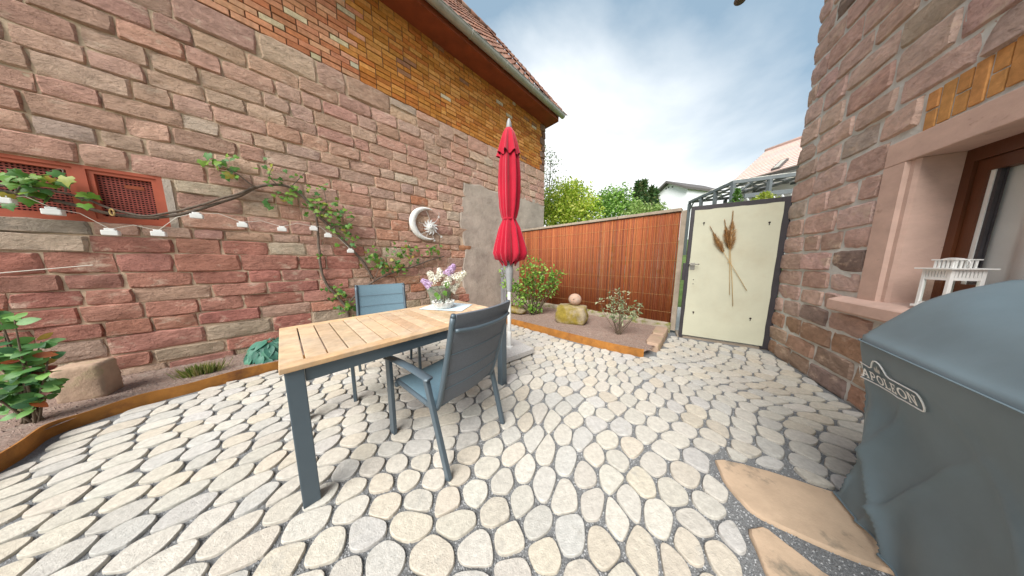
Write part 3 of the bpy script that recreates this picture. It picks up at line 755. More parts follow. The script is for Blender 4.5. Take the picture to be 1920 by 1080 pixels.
for (z0, z1) in zrows:
    mid = (z0+z1)/2; u = HS1
    first = True
    lim = HS0
    segs = [(HS0, HS1+.012)]
    if .93 < mid < 2.19: segs = [(HS0, 1.02), (3.045, HS1+.012)]
    elif .755 < mid < .93: segs = [(HS0, .92), (3.20, HS1+.012)]
    elif 2.19 < mid < 2.40: segs = [(HS0, .95), (2.86, HS1+.012)]
    for a, b in segs:
        u = b+ (0 if b > 4 else random.uniform(0, .0))
        while u > a+.04:
            w_ = random.uniform(.26, .52)*( .6 if (first and random.random() < .5) else 1); first = False
            v = u-w_
            if v < a+.14: v = a
            hst.append((v, u, z0, z1)); u = v
hst.sort(key=lambda s: vis(WR, s)); rest = MB()
for k, s in enumerate(hst):
    g = random.uniform(.007, .013); mid = (s[2]+s[3])/2
    V, Fc = stone_geo(WR, s[0]+g, s[1]-(g if s[1] < 4.15 else -.0), s[2]+g*.9, s[3]-g*.9, random.uniform(.016, .028), rough=.008, lift=.007)
    if s[1] > 4.15: V = [(x+.012*nz3(0, z_*2, 3, 3) if x > 4.1 else x, y, z_) for x, y, z_ in V]
    r = random.random()
    c = random.choice(RP)
    if mid < .62: c = random.choice(((.41, .25, .175), (.38, .27, .205), (.43, .26, .19), (.42, .30, .225)))
    if r > .95: c = (.45, .36, .30)
    elif r < .04: c = (.29, .22, .19)
    c = jit(c, .09, .03)
    if k < 300: part('wall_stone', V, Fc, M['stone'], house, col=c, smooth=True, sharp=27)
    else: rest.add(V, Fc, c)
rest.part('wall_stones', M['stone'], house, smooth=True, sharp=27, kind='stuff')
for k in range(24):          # relieving arch of bricks on end
    s1 = 2.835-k*.076; zz = 2.135+.065*math.sin(min(k*.076, 1.57)/1.57*math.pi*.5)*1.3; g = .013
    for (za, zb_) in (((zz, zz+.245),) if k % 2 else ((zz, zz+.118), (zz+.128, zz+.243))):
        V, Fc = bbox((s1-.076+g, -.02, za), (s1, .018+random.uniform(-.003, .003), zb_), .004)
        V = [(x+random.uniform(-.001, .001)+(z_-2.2)*(.02*(1-k/12)), y, z_) for x, y, z_ in V]
        part('arch_brick', V, Fc, M['brick'], house, col=jit((.50, .245, .085), .12, .04))
V, Fc = bbox((.96, -.19, 1.957), (3.035, .030, 2.128), .006)
lint = part('lintel', V, Fc, M['dressed'], house)
prof = [(-.0, 1.9565), (.0305, 1.9565), (.0305, 1.985), (.018, 1.975), (.008, 1.957)]
def jamb(a, b, nm):
    V = []; sgn = 1 if b > a else -1
    pr = [(a, -.189), (a, -.004), (a+sgn*.018, .010), (a+sgn*.045, .012), (a+sgn*.058, .030), (b, .030), (b, -.189)]
    n = len(pr)
    for z_ in (.905, 1.9545): V += [(x, y, z_) for x, y in pr]
    Fc = [(i, (i+1) % n, n+(i+1) % n, n+i) for i in range(n)]+[tuple(range(n-1, -1, -1)), tuple(range(n, 2*n))]
    part(nm, V, Fc, M['dressed'], house)
jamb(2.82, 3.032, 'jamb'); jamb(1.25, 1.04, 'jamb')
pr = [(-.26, .80), (.095, .775), (.105, .79), (.105, .868), (.096, .878), (.03, .905), (-.26, .935)]
n = len(pr); V = [(x, y, z_) for x in (.93, 3.185) for y, z_ in pr]
Fc = [(i, (i+1) % n, n+(i+1) % n, n+i) for i in range(n)]+[tuple(range(n-1, -1, -1)), tuple(range(n, 2*n))]
part('window_sill', V, Fc, M['dressed'], house)
wz0, wz1 = .932, 1.9565
mbx = MB(); mbx.box((2.772, -.245, wz0), (2.8195, -.165, wz1)); mbx.box((1.2505, -.245, wz0), (1.335, -.165, wz1)); mbx.box((1.335, -.245, wz1-.085), (2.772, -.165, wz1)); mbx.box((1.335, -.245, wz0), (2.772, -.165, wz0+.06))
win = mbx.part('window_frame', M['brownwood'], house)
mbx = MB(); mbx.box((2.715, -.235, wz0+.062), (2.769, -.180, wz1-.088)); mbx.box((1.338, -.235, wz0+.062), (1.41, -.180, wz1-.088)); mbx.box((1.41, -.235, wz1-.165), (2.715, -.180, wz1-.088)); mbx.box((1.41, -.235, wz0+.062), (2.715, -.180, wz0+.14))
sub('sash', mbx.V, mbx.F, M['brownwood'], win)
sub('glazing_bead', *boxg((2.694, -.222, wz0+.14), (2.7145, -.190, wz1-.165)), M['white'], win)
sub('gasket', *boxg((2.678, -.220, wz0+.14), (2.6935, -.194, wz1-.165)), M['gframe'], win)
sub('pane', *boxg((1.41, -.212, wz0+.14), (2.678, -.206, wz1-.165)), M['glass'], win)
V = []; n = 60
for i in range(n+1):
    x = 1.3+i*(2.72-1.3)/n; y = -.245+.010*math.sin(i*1.1)+.005*math.sin(i*2.7)
    V += [(x, y, .95), (x, y, 1.95)]
sub('curtain', V, [(2*i, 2*i+2, 2*i+3, 2*i+1) for i in range(n)], M['curtain'], win, smooth=True)
# eave of the house, only its gutter end reaches into the picture
part('eave_soffit', *boxg((HS0, .03, HZ-.06), (4.55, .30, HZ-.02)), M['brownwood'], house)
part('roof_slab', [(s_, o_, z_) for s_ in (HS0, 4.6) for (o_, z_) in ((.34, HZ-.02), (.34, HZ+.06), (-4, HZ+3.6), (-4, HZ+3.7))], BF, M['tile'], house, col=(.2, .12, .09))
ge = WR.px(1389, 0, .53)
prof = [(.53+math.cos(t_)*.075, ge[1]+.03+math.sin(t_)*.075) for t_ in np.linspace(math.pi, 2*math.pi, 11)]
prof = prof+[(a+(.53-a)*.05, b+.004) for a, b in prof[::-1]]
n = len(prof); V = [(u_, a, b) for u_ in (HS0, ge[0]+.03) for a, b in prof]
part('gutter', V, [(i, (i+1) % n, n+(i+1) % n, n+i) for i in range(n)]+[tuple(range(n))[::-1], tuple(range(n, 2*n))], M['tile'], house, col=(.16, .11, .09), smooth=True, sharp=50)

# lantern on the sill
lan = empty('white_lantern', WR.wp(2.545, -.035, .918), 'white wooden lantern with slatted top standing on the sandstone window sill', 'lantern', WR.ang+R(8))
s_ = .093; lan.scale = (.68, .68, 1.08)
mbx = MB(); part('base', *bbox((-.108, -.108, 0), (.108, .108, .014), .003), M['white'], lan)
for sx in (-1, 1):
    for sy in (-1, 1):
        x0, y0 = sx*s_, sy*s_; part('post', *bbox((min(x0, x0-sx*.022), min(y0, y0-sy*.022), .0145), (max(x0, x0-sx*.022), max(y0, y0-sy*.022), .235), .002), M['white'], lan)
for ax in (0, 1):
    for sg in (-1, 1):
        mbx = MB(); w2 = s_-.023
        def bx(a0, a1, z0, z1):
            o0, o1 = sorted((sg*s_-sg*.003, sg*s_-sg*.014))
            if ax: mbx.box((a0, o0, z0), (a1, o1, z1))
            else: mbx.box((o0, a0, z0), (o1, a1, z1))
        bx(-w2, w2, .172, .188); bx(-w2, w2, .226, .235); bx(-w2, w2, .0148, .035)
        for q in range(7):
            c_ = -w2+(q+.5)*(2*w2)/7; bx(c_-.0065, c_+.0065, .1885, .2255)
        mbx.part('slat_panel', M['white'], lan, kind='stuff')
        o0, o1 = sorted((sg*s_-sg*.009, sg*s_-sg*.011))
        if ax: part('pane', *boxg((-w2, o0, .036), (w2, o1, .171)), M['cglass'], lan)
        else: part('pane', *boxg((o0, -w2, .036), (o1, w2, .171)), M['cglass'], lan)
part('lid', *bbox((-.122, -.122, .2355), (.122, .122, .243), .002), M['white'], lan)
mbx = MB()
for ax in (0, 1):
    for sg in (-1, 1):
        for q in range(5):
            c_ = -.052+q*.026; a, b = sorted((sg*.058, sg*.066))
            if ax: mbx.box((c_-.006, a, .2435), (c_+.006, b, .287))
            else: mbx.box((a, c_-.006, .2435), (b, c_+.006, .287))
mbx.part('chimney', M['white'], lan); part('cap', *bbox((-.074, -.074, .2875), (.074, .074, .294), .002), M['white'], lan)
part('handle', *tube(smoothp([(-.07, .0, .25), (-.095, .01, .272), (-.075, .015, .292), (0, .02, .30), (.075, .015, .292), (.095, .01, .272), (.07, 0, .25)], 4), .0035, 6), M['white'], lan, smooth=True)

# ================================================================== garden wall with reed screen
gwl = empty('garden_wall', (*FENCE_A, 0), 'low garden wall with beige coping behind the reed screen, mossy at its foot', 'wall', math.atan2(FDIR[1], FDIR[0]))
FL = float(np.linalg.norm(FENCE_B-FENCE_A))-.03
part('core', *boxg((.03, -.16, -.2), (FL, -.012, 2.045)), M['concrete'], gwl)
k = 0; x = .0
while x < FL-.02:
    l_ = min(.98, FL-x); part('coping', *bbox((x+.003, -.19, 2.046), (x+l_-.003, .04, 2.095), .006), M['coping'], gwl); x += l_
mbx = MB(); V = []; nn = 40
for i in range(nn+1):
    x = i*FL/nn
    V += [(x, -.010, -.1), (x, .10+.012*nz3(x, 0, 0, 4), -.1), (x, .085+.02*nz3(x, 3, 0, 5), .135+.03*nz3(x, 7, 0, 3)), (x, -.010, .165+.03*nz3(x, 9, 0, 3))]
Fc = [(i*4+k, i*4+(k+1) % 4, i*4+4+(k+1) % 4, i*4+4+k) for i in range(nn) for k in range(4)]+[(0, 1, 2, 3), (4*nn+3, 4*nn+2, 4*nn+1, 4*nn)]
part('mossy_footing', V, Fc, M['concrete'], gwl, smooth=True, sharp=50)
scr = empty('reed_screen', (*FENCE_A, .09), 'reddish brown woven reed screen covering the garden wall', 'fence', math.atan2(FDIR[1], FDIR[0]))
RC = (.29, .082, .030), (.34, .108, .038), (.22, .06, .026), (.42, .155, .055), (.26, .07, .034), (.31, .088, .026), (.18, .05, .026)
mbx = MB(); x = .012
while x < FL-.01:
    r_ = random.uniform(.0026, .0042); zt = 1.945+random.uniform(-.012, .006); off = random.uniform(0, .004); c = jit(random.choice(RC), .12, .04)
    zb_ = (.02 if x < FL*.75 else .04)+random.uniform(-.015, .02); ln = random.gauss(0, .003)
    mbx.add(*tube([(x, .008+off, zb_), (x+ln, .010+off+random.uniform(-.004, .004), (zb_+zt)/2), (x+ln*.5, .008+off, zt)], r_, 5), c); x += r_*1.55
mbx.part('reeds', M['reed'], scr, kind='stuff', smooth=True)
for zz in (.25, .55, .85, 1.15, 1.45, 1.75): part('wire', *tube([(0.01, .0225, zz), (FL*.5, .0225, zz-.006), (FL-.01, .0225, zz)], .0013, 5), M['straw'], scr)
part('end_batten', *bbox((-.065, -.03, -.06), (.004, .03, 1.96), .003), M['coping'], scr)

# ================================================================== gate
GWl = Wall((GL[0], GL[1], 0), math.atan2(GDIR[1], GDIR[0]), 1)
gate = empty('garden_gate', (GL[0], GL[1], 0), 'pale olive sheet metal gate in a dark steel frame', 'gate', GWl.ang)
GW_ = float(np.linalg.norm(GR-GL)); GH = 2.055
part('frame_post', *bbox((0, -.02, .0), (.05, .03, GH), .003), M['gframe'], gate)
part('frame_post', *bbox((GW_-.085, -.02, .0), (GW_, .03, GH), .003), M['gframe'], gate)
part('frame_rail', *bbox((.0505, -.0195, GH-.075), (GW_-.0855, .0295, GH-.0005), .003), M['gframe'], gate)
pts = []
def rag(a, b, nn, amp):
    return [(a[0]+(b[0]-a[0])*i/nn+random.uniform(-amp, amp), a[1]+(b[1]-a[1])*i/nn+random.uniform(-amp, amp)) for i in range(nn)]
x0, x1, z0, z1 = .040, GW_-.068, .045, GH-.066
pts = rag((x0, z0), (x1, z0), 6, .001)+rag((x1, z0), (x1, z1), 14, .003)+rag((x1, z1), (x0, z1), 16, .004)+rag((x0, z1), (x0, z0), 14, .003)
n = len(pts)
V = [(x, -.0215, z_) for x, z_ in pts]+[(x, -.031, z_) for x, z_ in pts]
pan = part('panel', V, [tuple(range(n)), tuple(range(2*n-1, n-1, -1))]+[(i, (i+1) % n, n+(i+1) % n, n+i) for i in range(n)], M['gate'], gate)
def gp(x, y, o=-.033): a = GWl.px(x, y, o); return a
for (hx, hy) in ((1320, 418), (1443, 417), (1300, 585), (1407, 597)):
    a, b = gp(hx, hy); part('bolt_hole', *tube([(a, -.0305, b), (a, -.035, b)], .012, 10), M['dark'], gate); part('slot', *boxg((a-.004, -.0348, b-.035), (a+.004, -.0312, b-.011)), M['dark'], gate)
a, b = gp(1297, 500)
hp = part('lock_plate', *bbox((a-.02, -.036, b-.05), (a+.035, -.0312, b+.06), .002), M['steel'], gate)
sub('handle', *tube(smoothp([(a-.03, -.034, b+.035), (a-.03, -.085, b+.035), (a-.01, -.09, b+.036), (a+.075, -.088, b+.038)], 4), .009, 8), M['steel'], hp, smooth=True)
a, b = gp(1299, 528)
kp = part('key_plate', *bbox((a-.02, -.034, b-.075), (a+.03, -.0312, b+.075), .002), M['gate'], gate)
for dz in (-.035, .03): sub('keyhole', *tube([(a+.005, -.0335, b+dz), (a+.005, -.0365, b+dz)], .007, 8), M['dark'], kp)
part('lock_case', *bbox((-.035, -.025, .93), (-.001, .03, 1.20), .003), M['gframe'], gate)
for hy in (415, 610):
    zz = GWl.px(1480 if hy < 500 else 1445, hy, 0)[1]
    hg = part('hinge', *bbox((GW_+.001, -.012, zz-.018), (GW_+.075, .004, zz+.018), .003), M['gframe'], gate)
    sub('pin', *tube([(GW_+.062, -.004, zz-.045), (GW_+.062, -.004, zz+.04)], .011, 8), M['gframe'], hg)
o = part('gate_threshold', *[v for v in bbox((0, 0, 0), (1, 1, 1), .01)], M['coping']); bpy.data.objects.remove(o)
c0 = GL-GDIR*.02; c1 = GR+GDIR*.08
V = [(c0[0], c0[1], -.02), (c1[0], c1[1], -.02), (*(c1+GN*.3), -.02), (*(c0+GN*.3), -.02)]
V = V+[(x-GN[0]*0, y, .018) for x, y, _ in V]
o = part('threshold', V, [(0, 3, 2, 1), (4, 5, 6, 7), (0, 1, 5, 4), (1, 2, 6, 5), (2, 3, 7, 6), (3, 0, 4, 7)], M['coping']); tag(o, kind='structure')
V = [(*(c0+GN*.301-GDIR*1.0), -.01), (*(c1+GN*.301+GDIR*5), -.01), (*(c1+GN*3.4+GDIR*6), .05), (*(c0+GN*3.4-GDIR*1), .05)]
o = part('lane', V, [(0, 1, 2, 3)], M['roadm'], fix=False); tag(o, kind='structure')
# dried grass bunch on the gate
dg = empty('dried_grass_bunch', (GL[0], GL[1], 0), 'bunch of three dried feathery grass stems hung on the pale gate', 'dried grass', GWl.ang)
def plume(tip, base, end, wd):
    t0, b0, e0 = (np.array([GWl.px(x, y, -.05)[0], -.055, GWl.px(x, y, -.05)[1]]) for x, y in (tip, base, end))
    part('stem', *tube([tip_ for tip_ in (t0*.8+b0*.2, b0, b0*.5+e0*.5+np.array([.004, 0, 0]), e0)], [.001, .0026, .0032, .0034], 6), M['straw'], dg, smooth=True)
    mbx = MB(); ax = (t0-b0); Ln = np.linalg.norm(ax); ax /= Ln; sd_ = np.cross(ax, [0, 1, 0])
    for i in range(760):
        f_ = random.random(); ww = wd*(math.sin(min(1, f_*1.25+.08)*math.pi)**.7+.12); an = random.uniform(0, 6.28)
        rad = sd_*math.cos(an)+np.array([0, 1, 0])*math.sin(an)*.45; p0 = b0+ax*Ln*f_+rad*ww*.2*random.random()
        p1 = p0+ax*.045*random.uniform(.6, 1.2)+rad*ww*random.uniform(.4, 1.0)
        q = np.cross(p1-p0, rad+np.array([.1, .2, .3])); q = q/(np.linalg.norm(q)+1e-9)*random.uniform(.0012, .0028)
        c = random.choice(((.50, .28, .10), (.42, .21, .07), (.58, .36, .15), (.33, .155, .05)))
        mid = (p0+p1)/2
        mbx.add([p0, mid+q, p1, mid-q], [(0, 1, 2), (0, 2, 3)], c)
    mbx.part('plume', M['plume'], dg, fix=False)
plume((1333, 428), (1357, 474), (1400, 545), .048)
plume((1374, 399), (1369, 469), (1374, 574), .060)
plume((1359, 416), (1367, 466), (1368, 553), .048)
a, b = GWl.px(1366, 492, -.05); part('twine', *tube([(a+.012*math.cos(t_), -.055+.008*math.sin(t_), b+.003*math.sin(2*t_)) for t_ in np.linspace(0, 6.28, 12)], .002, 5), M['straw'], dg)

# ================================================================== dining table
TA = R(42.16); TU = np.array([math.sin(TA), math.cos(TA)]); tab = empty('dining_table', (-1.0314, .8634, 0), 'long garden table with teak slats and anthracite metal legs', 'table', math.atan2(TU[1], TU[0]))
TLn, TWd, TZ = 1.488, .87, .745
TK = (.49, .35, .225), (.54, .40, .265), (.45, .31, .19), (.57, .435, .30), (.51, .37, .24)
g = .0035; bw = .075
part('edge_board', *bbox((0, 0, TZ-.026), (TLn, bw, TZ), .004), M['teak'], tab, col=(.52, .34, .19))
part('edge_board', *bbox((0, TWd-bw, TZ-.026), (TLn, TWd, TZ), .004), M['teak'], tab, col=(.56, .38, .22))
ns = 17; sw = TLn/ns
for i in range(ns):
    part('slat', *bbox((i*sw+(g if i else 0), bw+.002, TZ-.024), ((i+1)*sw-(g if i < ns-1 else 0), TWd-bw-.002, TZ-.001+random.uniform(-.0008, .0005)), .003), M['teak'], tab, col=jit(random.choice(TK), .07, .02))
lg = .066; ii = .014
for sx in (0, 1):
    for sy in (0, 1):
        x0 = ii if sx == 0 else TLn-ii-lg; y0 = ii if sy == 0 else TWd-ii-lg
        part('leg', *bbox((x0, y0, 0), (x0+lg, y0+lg, TZ-.027), .004), M['frame'], tab)
for y0 in (ii+.012, TWd-ii-.042): part('apron', *bbox((ii+lg+.001, y0, TZ-.10), (TLn-ii-lg-.001, y0+.03, TZ-.027), .003), M['frame'], tab)
for x0 in (ii+.012, TLn-ii-.042): part('apron', *bbox((x0, ii+lg+.001, TZ-.10), (x0+.03, TWd-ii-lg-.001, TZ-.027), .003), M['frame'], tab)

# ================================================================== chairs
def bar(p, q, wx, wy, nm, mat, par, r=.004):     # flat bar from p to q (mostly along one direction)
    p = np.array(p, float); q = np.array(q, float); d = q-p; Ln = np.linalg.norm(d); d /= Ln
    sx = np.array([1., 0, 0]); sx = sx-d*(sx@d)
    if np.linalg.norm(sx) < .2: sx = np.array([0, 1., 0])-d*d[1]
    sx /= np.linalg.norm(sx); sy = np.cross(d, sx)
    V, Fc = bbox((-wx/2, -wy/2, 0), (wx/2, wy/2, Ln), r)
    return part(nm, [p+sx*v[0]+sy*v[1]+d*v[2] for v in V], Fc, mat, par)
def make_chair(loc, face, label, wf=.53, wr=.50, backmat='sling2'):
    rz = math.atan2(face[1], face[0])-math.pi/2
    ch = empty('garden_chair', (*loc, 0), label, 'chair', rz, 'sling chairs at the table')
    fy, ry = .29, -.30
    for sx in (-1, 1):
        xf, xr = sx*wf/2, sx*wr/2
        bar((xf, fy, 0), (xf, fy-.005, .565), .024, .055, 'front_leg', M['frame'], ch)
        bar((xr*1.0, ry, 0), (xf*.985, -.145, .555), .024, .036, 'rear_leg', M['frame'], ch)
        P_ = smoothp([(xf, fy+.028, .562), (xf, fy-.06, .578), (xf, .02, .582), (xf*.995, -.12, .574), (xf*.99, -.185, .568)], 4)
        part('armrest', *tube(P_, [.018]+[.027]*(len(P_)-2)+[.02], 8, flat=.42), M['frame'], ch, smooth=True, sharp=60)
        Q_ = smoothp([(sx*.232, .25, .40), (sx*.232, -.05, .375), (sx*.232, -.17, .372), (sx*.232, -.215, .42), (sx*.232, -.29, .66), (sx*.232, -.365, .945)], 5)
        part('side_rail', *tube(Q_, .0155, 8), M['frame'], ch, smooth=True)
        part('joint', *boxg((min(sx*.232, xf*.97), -.15, .385), (max(sx*.232, xf*.97), -.12, .41)), M['frame'], ch)
        part('joint', *boxg((min(sx*.232, xf*.97), fy-.075, .375), (max(sx*.232, xf*.97), fy-.045, .40)), M['frame'], ch)
    # seat and back slings
    sp = smoothp([(0, .268, .372), (0, .25, .405), (0, .10, .40), (0, -.08, .382), (0, -.185, .374)], 5)
    bp = smoothp([(0, -.20, .40), (0, -.228, .46), (0, -.27, .60), (0, -.318, .76), (0, -.350, .885), (0, -.368, .945), (0, -.372, .962)], 5)
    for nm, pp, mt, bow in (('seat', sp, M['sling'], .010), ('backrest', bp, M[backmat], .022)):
        V = []; nx = 9; n_ = len(pp)
        for i, p_ in enumerate(pp):
            t_ = pp[min(i+1, n_-1)]-pp[max(i-1, 0)]; nr_ = np.array([0, -t_[2], t_[1]]); nr_ = nr_/np.linalg.norm(nr_)
            if nm == 'seat': nr_ = nr_ if nr_[2] > 0 else -nr_
            else: nr_ = nr_ if nr_[1] < 0 else -nr_
            pad = .008 if nm == 'backrest' and (p_[2] > .80) else 0
            for th in (0, .006+pad):
                for k in range(nx):
                    x = -.226+.452*k/(nx-1); dip = bow*math.cos((k/(nx-1)-.5)*math.pi)
                    q_ = p_+np.array([x, 0, 0])+(nr_*(th) - nr_*dip*(1 if nm == 'seat' else -1))
                    V.append(q_)
        Fc = []
        for i in range(n_-1):
            for s_ in (0, 1):
                b_ = i*2*nx+s_*nx
                for k in range(nx-1): Fc.append((b_+k, b_+k+1, b_+2*nx+k+1, b_+2*nx+k))
            Fc.append((i*2*nx, i*2*nx+nx, (i+1)*2*nx+nx, (i+1)*2*nx)); Fc.append((i*2*nx+nx-1, i*2*nx+2*nx-1, (i+1)*2*nx+2*nx-1, (i+1)*2*nx+nx-1))
        for i in (0, n_-1): Fc += [(i*2*nx+k, i*2*nx+k+1, i*2*nx+nx+k+1, i*2*nx+nx+k) for k in range(nx-1)]
        sl_ = part(nm, V, Fc, mt, ch, smooth=True, sharp=60)
        if nm == 'backrest':
            for zz in (.50, .615, .73, .84):
                j = min(range(n_), key=lambda q: abs(pp[q][2]-zz)); p_ = pp[j]
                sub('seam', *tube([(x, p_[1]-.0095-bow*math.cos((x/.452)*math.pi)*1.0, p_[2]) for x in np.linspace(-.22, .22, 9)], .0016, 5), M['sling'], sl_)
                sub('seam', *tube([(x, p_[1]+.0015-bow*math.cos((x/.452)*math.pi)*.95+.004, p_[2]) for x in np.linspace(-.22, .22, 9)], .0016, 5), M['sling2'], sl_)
    part('top_rail', *tube(smoothp([(-.226, -.372, .875), (-.12, -.402, .868), (0, -.408, .866), (.12, -.402, .868), (.226, -.372, .875)], 4), .0105, 8), M['frame'], ch, smooth=True)
    part('lower_rail', *tube([(-.23, -.19, .385), (.23, -.19, .385)], .0125, 8), M['frame'], ch, smooth=True)
    part('front_rail', *tube([(-.25, .238, .372), (.25, .238, .372)], .011, 8), M['frame'], ch, smooth=True)
    for sx in (-1, 1): part('end_cap', *tube([(sx*.232, -.365, .945), (sx*.232, -.369, .962)], [.0158, .012], 8), M['frame'], ch, smooth=True)
    return ch
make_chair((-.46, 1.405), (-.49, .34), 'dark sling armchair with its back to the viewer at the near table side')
make_chair((-1.325, 2.10), (.315, -.475), 'blue grey sling armchair facing the viewer on the wall side of the table', .54, .52, 'sling')

# ================================================================== vase on the table
vp = gnd(832, 577, TZ)
lm = part('place_mat', *prism([(.0, 0), (1, 0), (1, 1), (0, 1)], 0, 1), M['mat']); bpy.data.objects.remove(lm)
mc = [gnd(x, y, TZ)[:2] for x, y in ((785, 580), (865, 584), (886, 571), (825, 566))]
nn = 8; V = []
for j in range(nn+1):
    for i in range(nn+1):
        a, b = i/nn, j/nn; p_ = (mc[0]*(1-a)+mc[1]*a)*(1-b)+(mc[3]*(1-a)+mc[2]*a)*b
        V.append((p_[0], p_[1], TZ+.003+.0006*math.sin(i*2.1+j)))
Fc = [(j*(nn+1)+i, j*(nn+1)+i+1, (j+1)*(nn+1)+i+1, (j+1)*(nn+1)+i) for j in range(nn) for i in range(nn)]
b0 = len(V); V2 = [(x, y, TZ+.0006) for x, y, _ in V]
Fc2 = [tuple(b0+i for i in f[::-1]) for f in Fc]
lm = part('place_mat', V+V2, Fc+Fc2, M['mat']); tag(lm, 'pale blue cloth laid diagonally under the vase on the teak table', 'cloth')
bowl = empty('glass_dish', (vp[0], vp[1], TZ+.0045), 'low cut glass dish with frilly rim around the flower vase', 'dish')
fr = lambda a, z: 1+.05*math.cos(a*14)*(z/.06)
V, Fc = lathe([(.07, 0), (.088, .004), (.098, .03), (.108, .058), (.104, .060), (.094, .032), (.083, .010), (.02, .008)], 56, mod=fr)
part('body', V, Fc, M['crystal'], bowl, smooth=True, sharp=40)
for k in range(14): part('rim_bead', *lathe([(.004, -.010), (.011, -.005), (.012, .002), (.007, .009)], 8, (.104*math.cos(k*.4488), .104*math.sin(k*.4488), .066)), M['crystal'], bowl, smooth=True)
vase = empty('flower_vase', (vp[0], vp[1], TZ+.013), 'clear glass vase holding white and lilac blossom sprays on the table', 'vase')
part('glass', *lathe([(.030, 0), (.034, .003), (.038, .06), (.036, .12), (.046, .16), (.0445, .16), (.0345, .12), (.0365, .06), (.031, .008), (.01, .006)], 28), M['cglass'], vase, smooth=True, sharp=50)
part('water', *lathe([(.030, .009), (.036, .06), (.0345, .09), (.01, .09)], 20), M['cglass'], vase, smooth=True, sharp=50)
sprays = [((845, 507), .075, 'l'), ((812, 520), .075, 'w'), ((862, 518), .08, 'w'), ((800, 531), .06, 'l'), ((840, 527), .07, 'w'), ((852, 540), .06, 'w'), ((825, 512), .055, 'w')]
WC = (.78, .76, .66), (.74, .74, .58), (.80, .79, .74); LC = (.55, .38, .62), (.62, .46, .68), (.66, .55, .72), (.48, .30, .55)
for (x, y), rad, kd in sprays:
    dd = float(np.hypot(vp[0], vp[1]))+random.uniform(-.05, .05); c3 = dist(x, y, dd)-np.array([vp[0], vp[1], TZ+.013])
    part('stem', *tube(smoothp([(c3[0]*.03, c3[1]*.03, .02), (c3[0]*.25, c3[1]*.25, .14), tuple(c3*np.array([.75, .75, .8])), tuple(c3)], 4), .0022, 5), M['bark'], vase, smooth=True)
    mbx = MB(); axd = np.array([c3[0], c3[1], .12]); axd /= np.linalg.norm(axd)
    for i in range(420):
        f_ = random.random(); rr = rad*.85*(1-f_*.65)*random.random()**.4; v_ = RNG.normal(size=3); v_ -= axd*(v_@axd); v_ /= np.linalg.norm(v_)+1e-9
        p_ = c3+axd*(f_-.45)*rad*1.7+v_*rr; s_ = random.uniform(.006, .0095); nn_ = v_*.8+axd*.4+RNG.normal(size=3)*.3; nn_ /= np.linalg.norm(nn_)
        a_ = np.cross(nn_, [.3, .2, .9]); a_ /= np.linalg.norm(a_)+1e-9; b_ = np.cross(nn_, a_); cc = jit(random.choice(WC if kd == 'w' else LC), .08, .02)
        ring = [p_]; 
        for q in range(8):
            an = q*math.pi/4; r2 = s_*(1 if q % 2 == 0 else .5); ring.append(p_+a_*math.cos(an)*r2+b_*math.sin(an)*r2+nn_*(.003 if q % 2 == 0 else 0))
        mbx.add(ring, [(0, 1+q, 1+(q+1) % 8) for q in range(8)], cc)
    mbx.part('blossom', M['petal'], vase, fix=False)
def leafmesh(name, shape, col, fold=.15, curl=.15):   # outline (along, half width) -> folded leaf
    V = []; Fc = []
    n = len(shape)
    for i, (a, h) in enumerate(shape):
        zc = -curl*a*a
        V += [(-h, a, zc+fold*h), (0, a, zc), (h, a, zc+fold*h)]
    for i in range(n-1): Fc += [(3*i, 3*i+1, 3*i+4, 3*i+3), (3*i+1, 3*i+2, 3*i+5, 3*i+4)]
    return mesh(name, V, Fc, M['leaf'], col=col, smooth=True, fix=False)
OVAL = [(0, .02), (.15, .17), (.38, .27), (.62, .25), (.84, .13), (1, .0)]
BROAD = [(0, .05), (.10, .26), (.32, .40), (.58, .36), (.82, .19), (1, 0)]
def lmtx(pos, nrm, tip, sc):
    n_ = Vector(nrm).normalized(); t_ = Vector(tip); t_ = (t_-n_*t_.dot(n_))
    if t_.length < 1e-4: t_ = n_.orthogonal()
    t_.normalize(); x_ = t_.cross(n_)
    return Matrix.Translation(Vector(pos))@Matrix(((x_.x, t_.x, n_.x, 0), (x_.y, t_.y, n_.y, 0), (x_.z, t_.z, n_.z, 0), (0, 0, 0, 1)))@Matrix.Scale(sc, 4)
LM = leafmesh('leaf', BROAD, (.10, .24, .03))
for (x, y), sc in (((838, 528), .07), ((822, 552), .06), ((832, 545), .06), ((818, 548), .055)):
    c3 = dist(x, y, float(np.hypot(vp[0], vp[1]))-.03)-np.array([vp[0], vp[1], TZ+.013]); ob('leaf', LM, vase, mtx=lmtx(c3, (.1, -1, .35+random.uniform(-.2, .2)), (random.uniform(-.6, .6), 0, -.8), sc))

# ================================================================== parasol
pb = gnd(955, 662); par = empty('closed_parasol', (pb[0], pb[1], .085), 'closed red parasol with white pole standing in a granite foot', 'parasol')
Z0 = .085
def pz(*a): return [(r, z-Z0) for r, z in a]
part('pole', *lathe(pz((.024, .0855), (.024, 1.2), (.019, 1.2), (.019, 2.80)), 16), M['offw'], par, smooth=True, sharp=40)
part('socket', *lathe(pz((.05, .0855), (.05, .10), (.031, .105), (.031, .30), (.027, .305)), 16), M['offw'], par, smooth=True, sharp=40)
kb = part('clamp_knob', *tube([(.03, -.01, .235), (.075, -.02, .235)], .011, 8), M['grey'], par)
part('crank_housing', *lathe(pz((.028, .84), (.034, .87), (.037, .95), (.050, 1.06), (.054, 1.12), (.044, 1.18), (.040, 1.24)), 18), M['grey'], par, smooth=True, sharp=50)
part('finial', *lathe(pz((.030, 2.775), (.033, 2.80), (.026, 2.845), (.014, 2.88), (.004, 2.89)), 14), M['grey'], par, smooth=True, sharp=60)
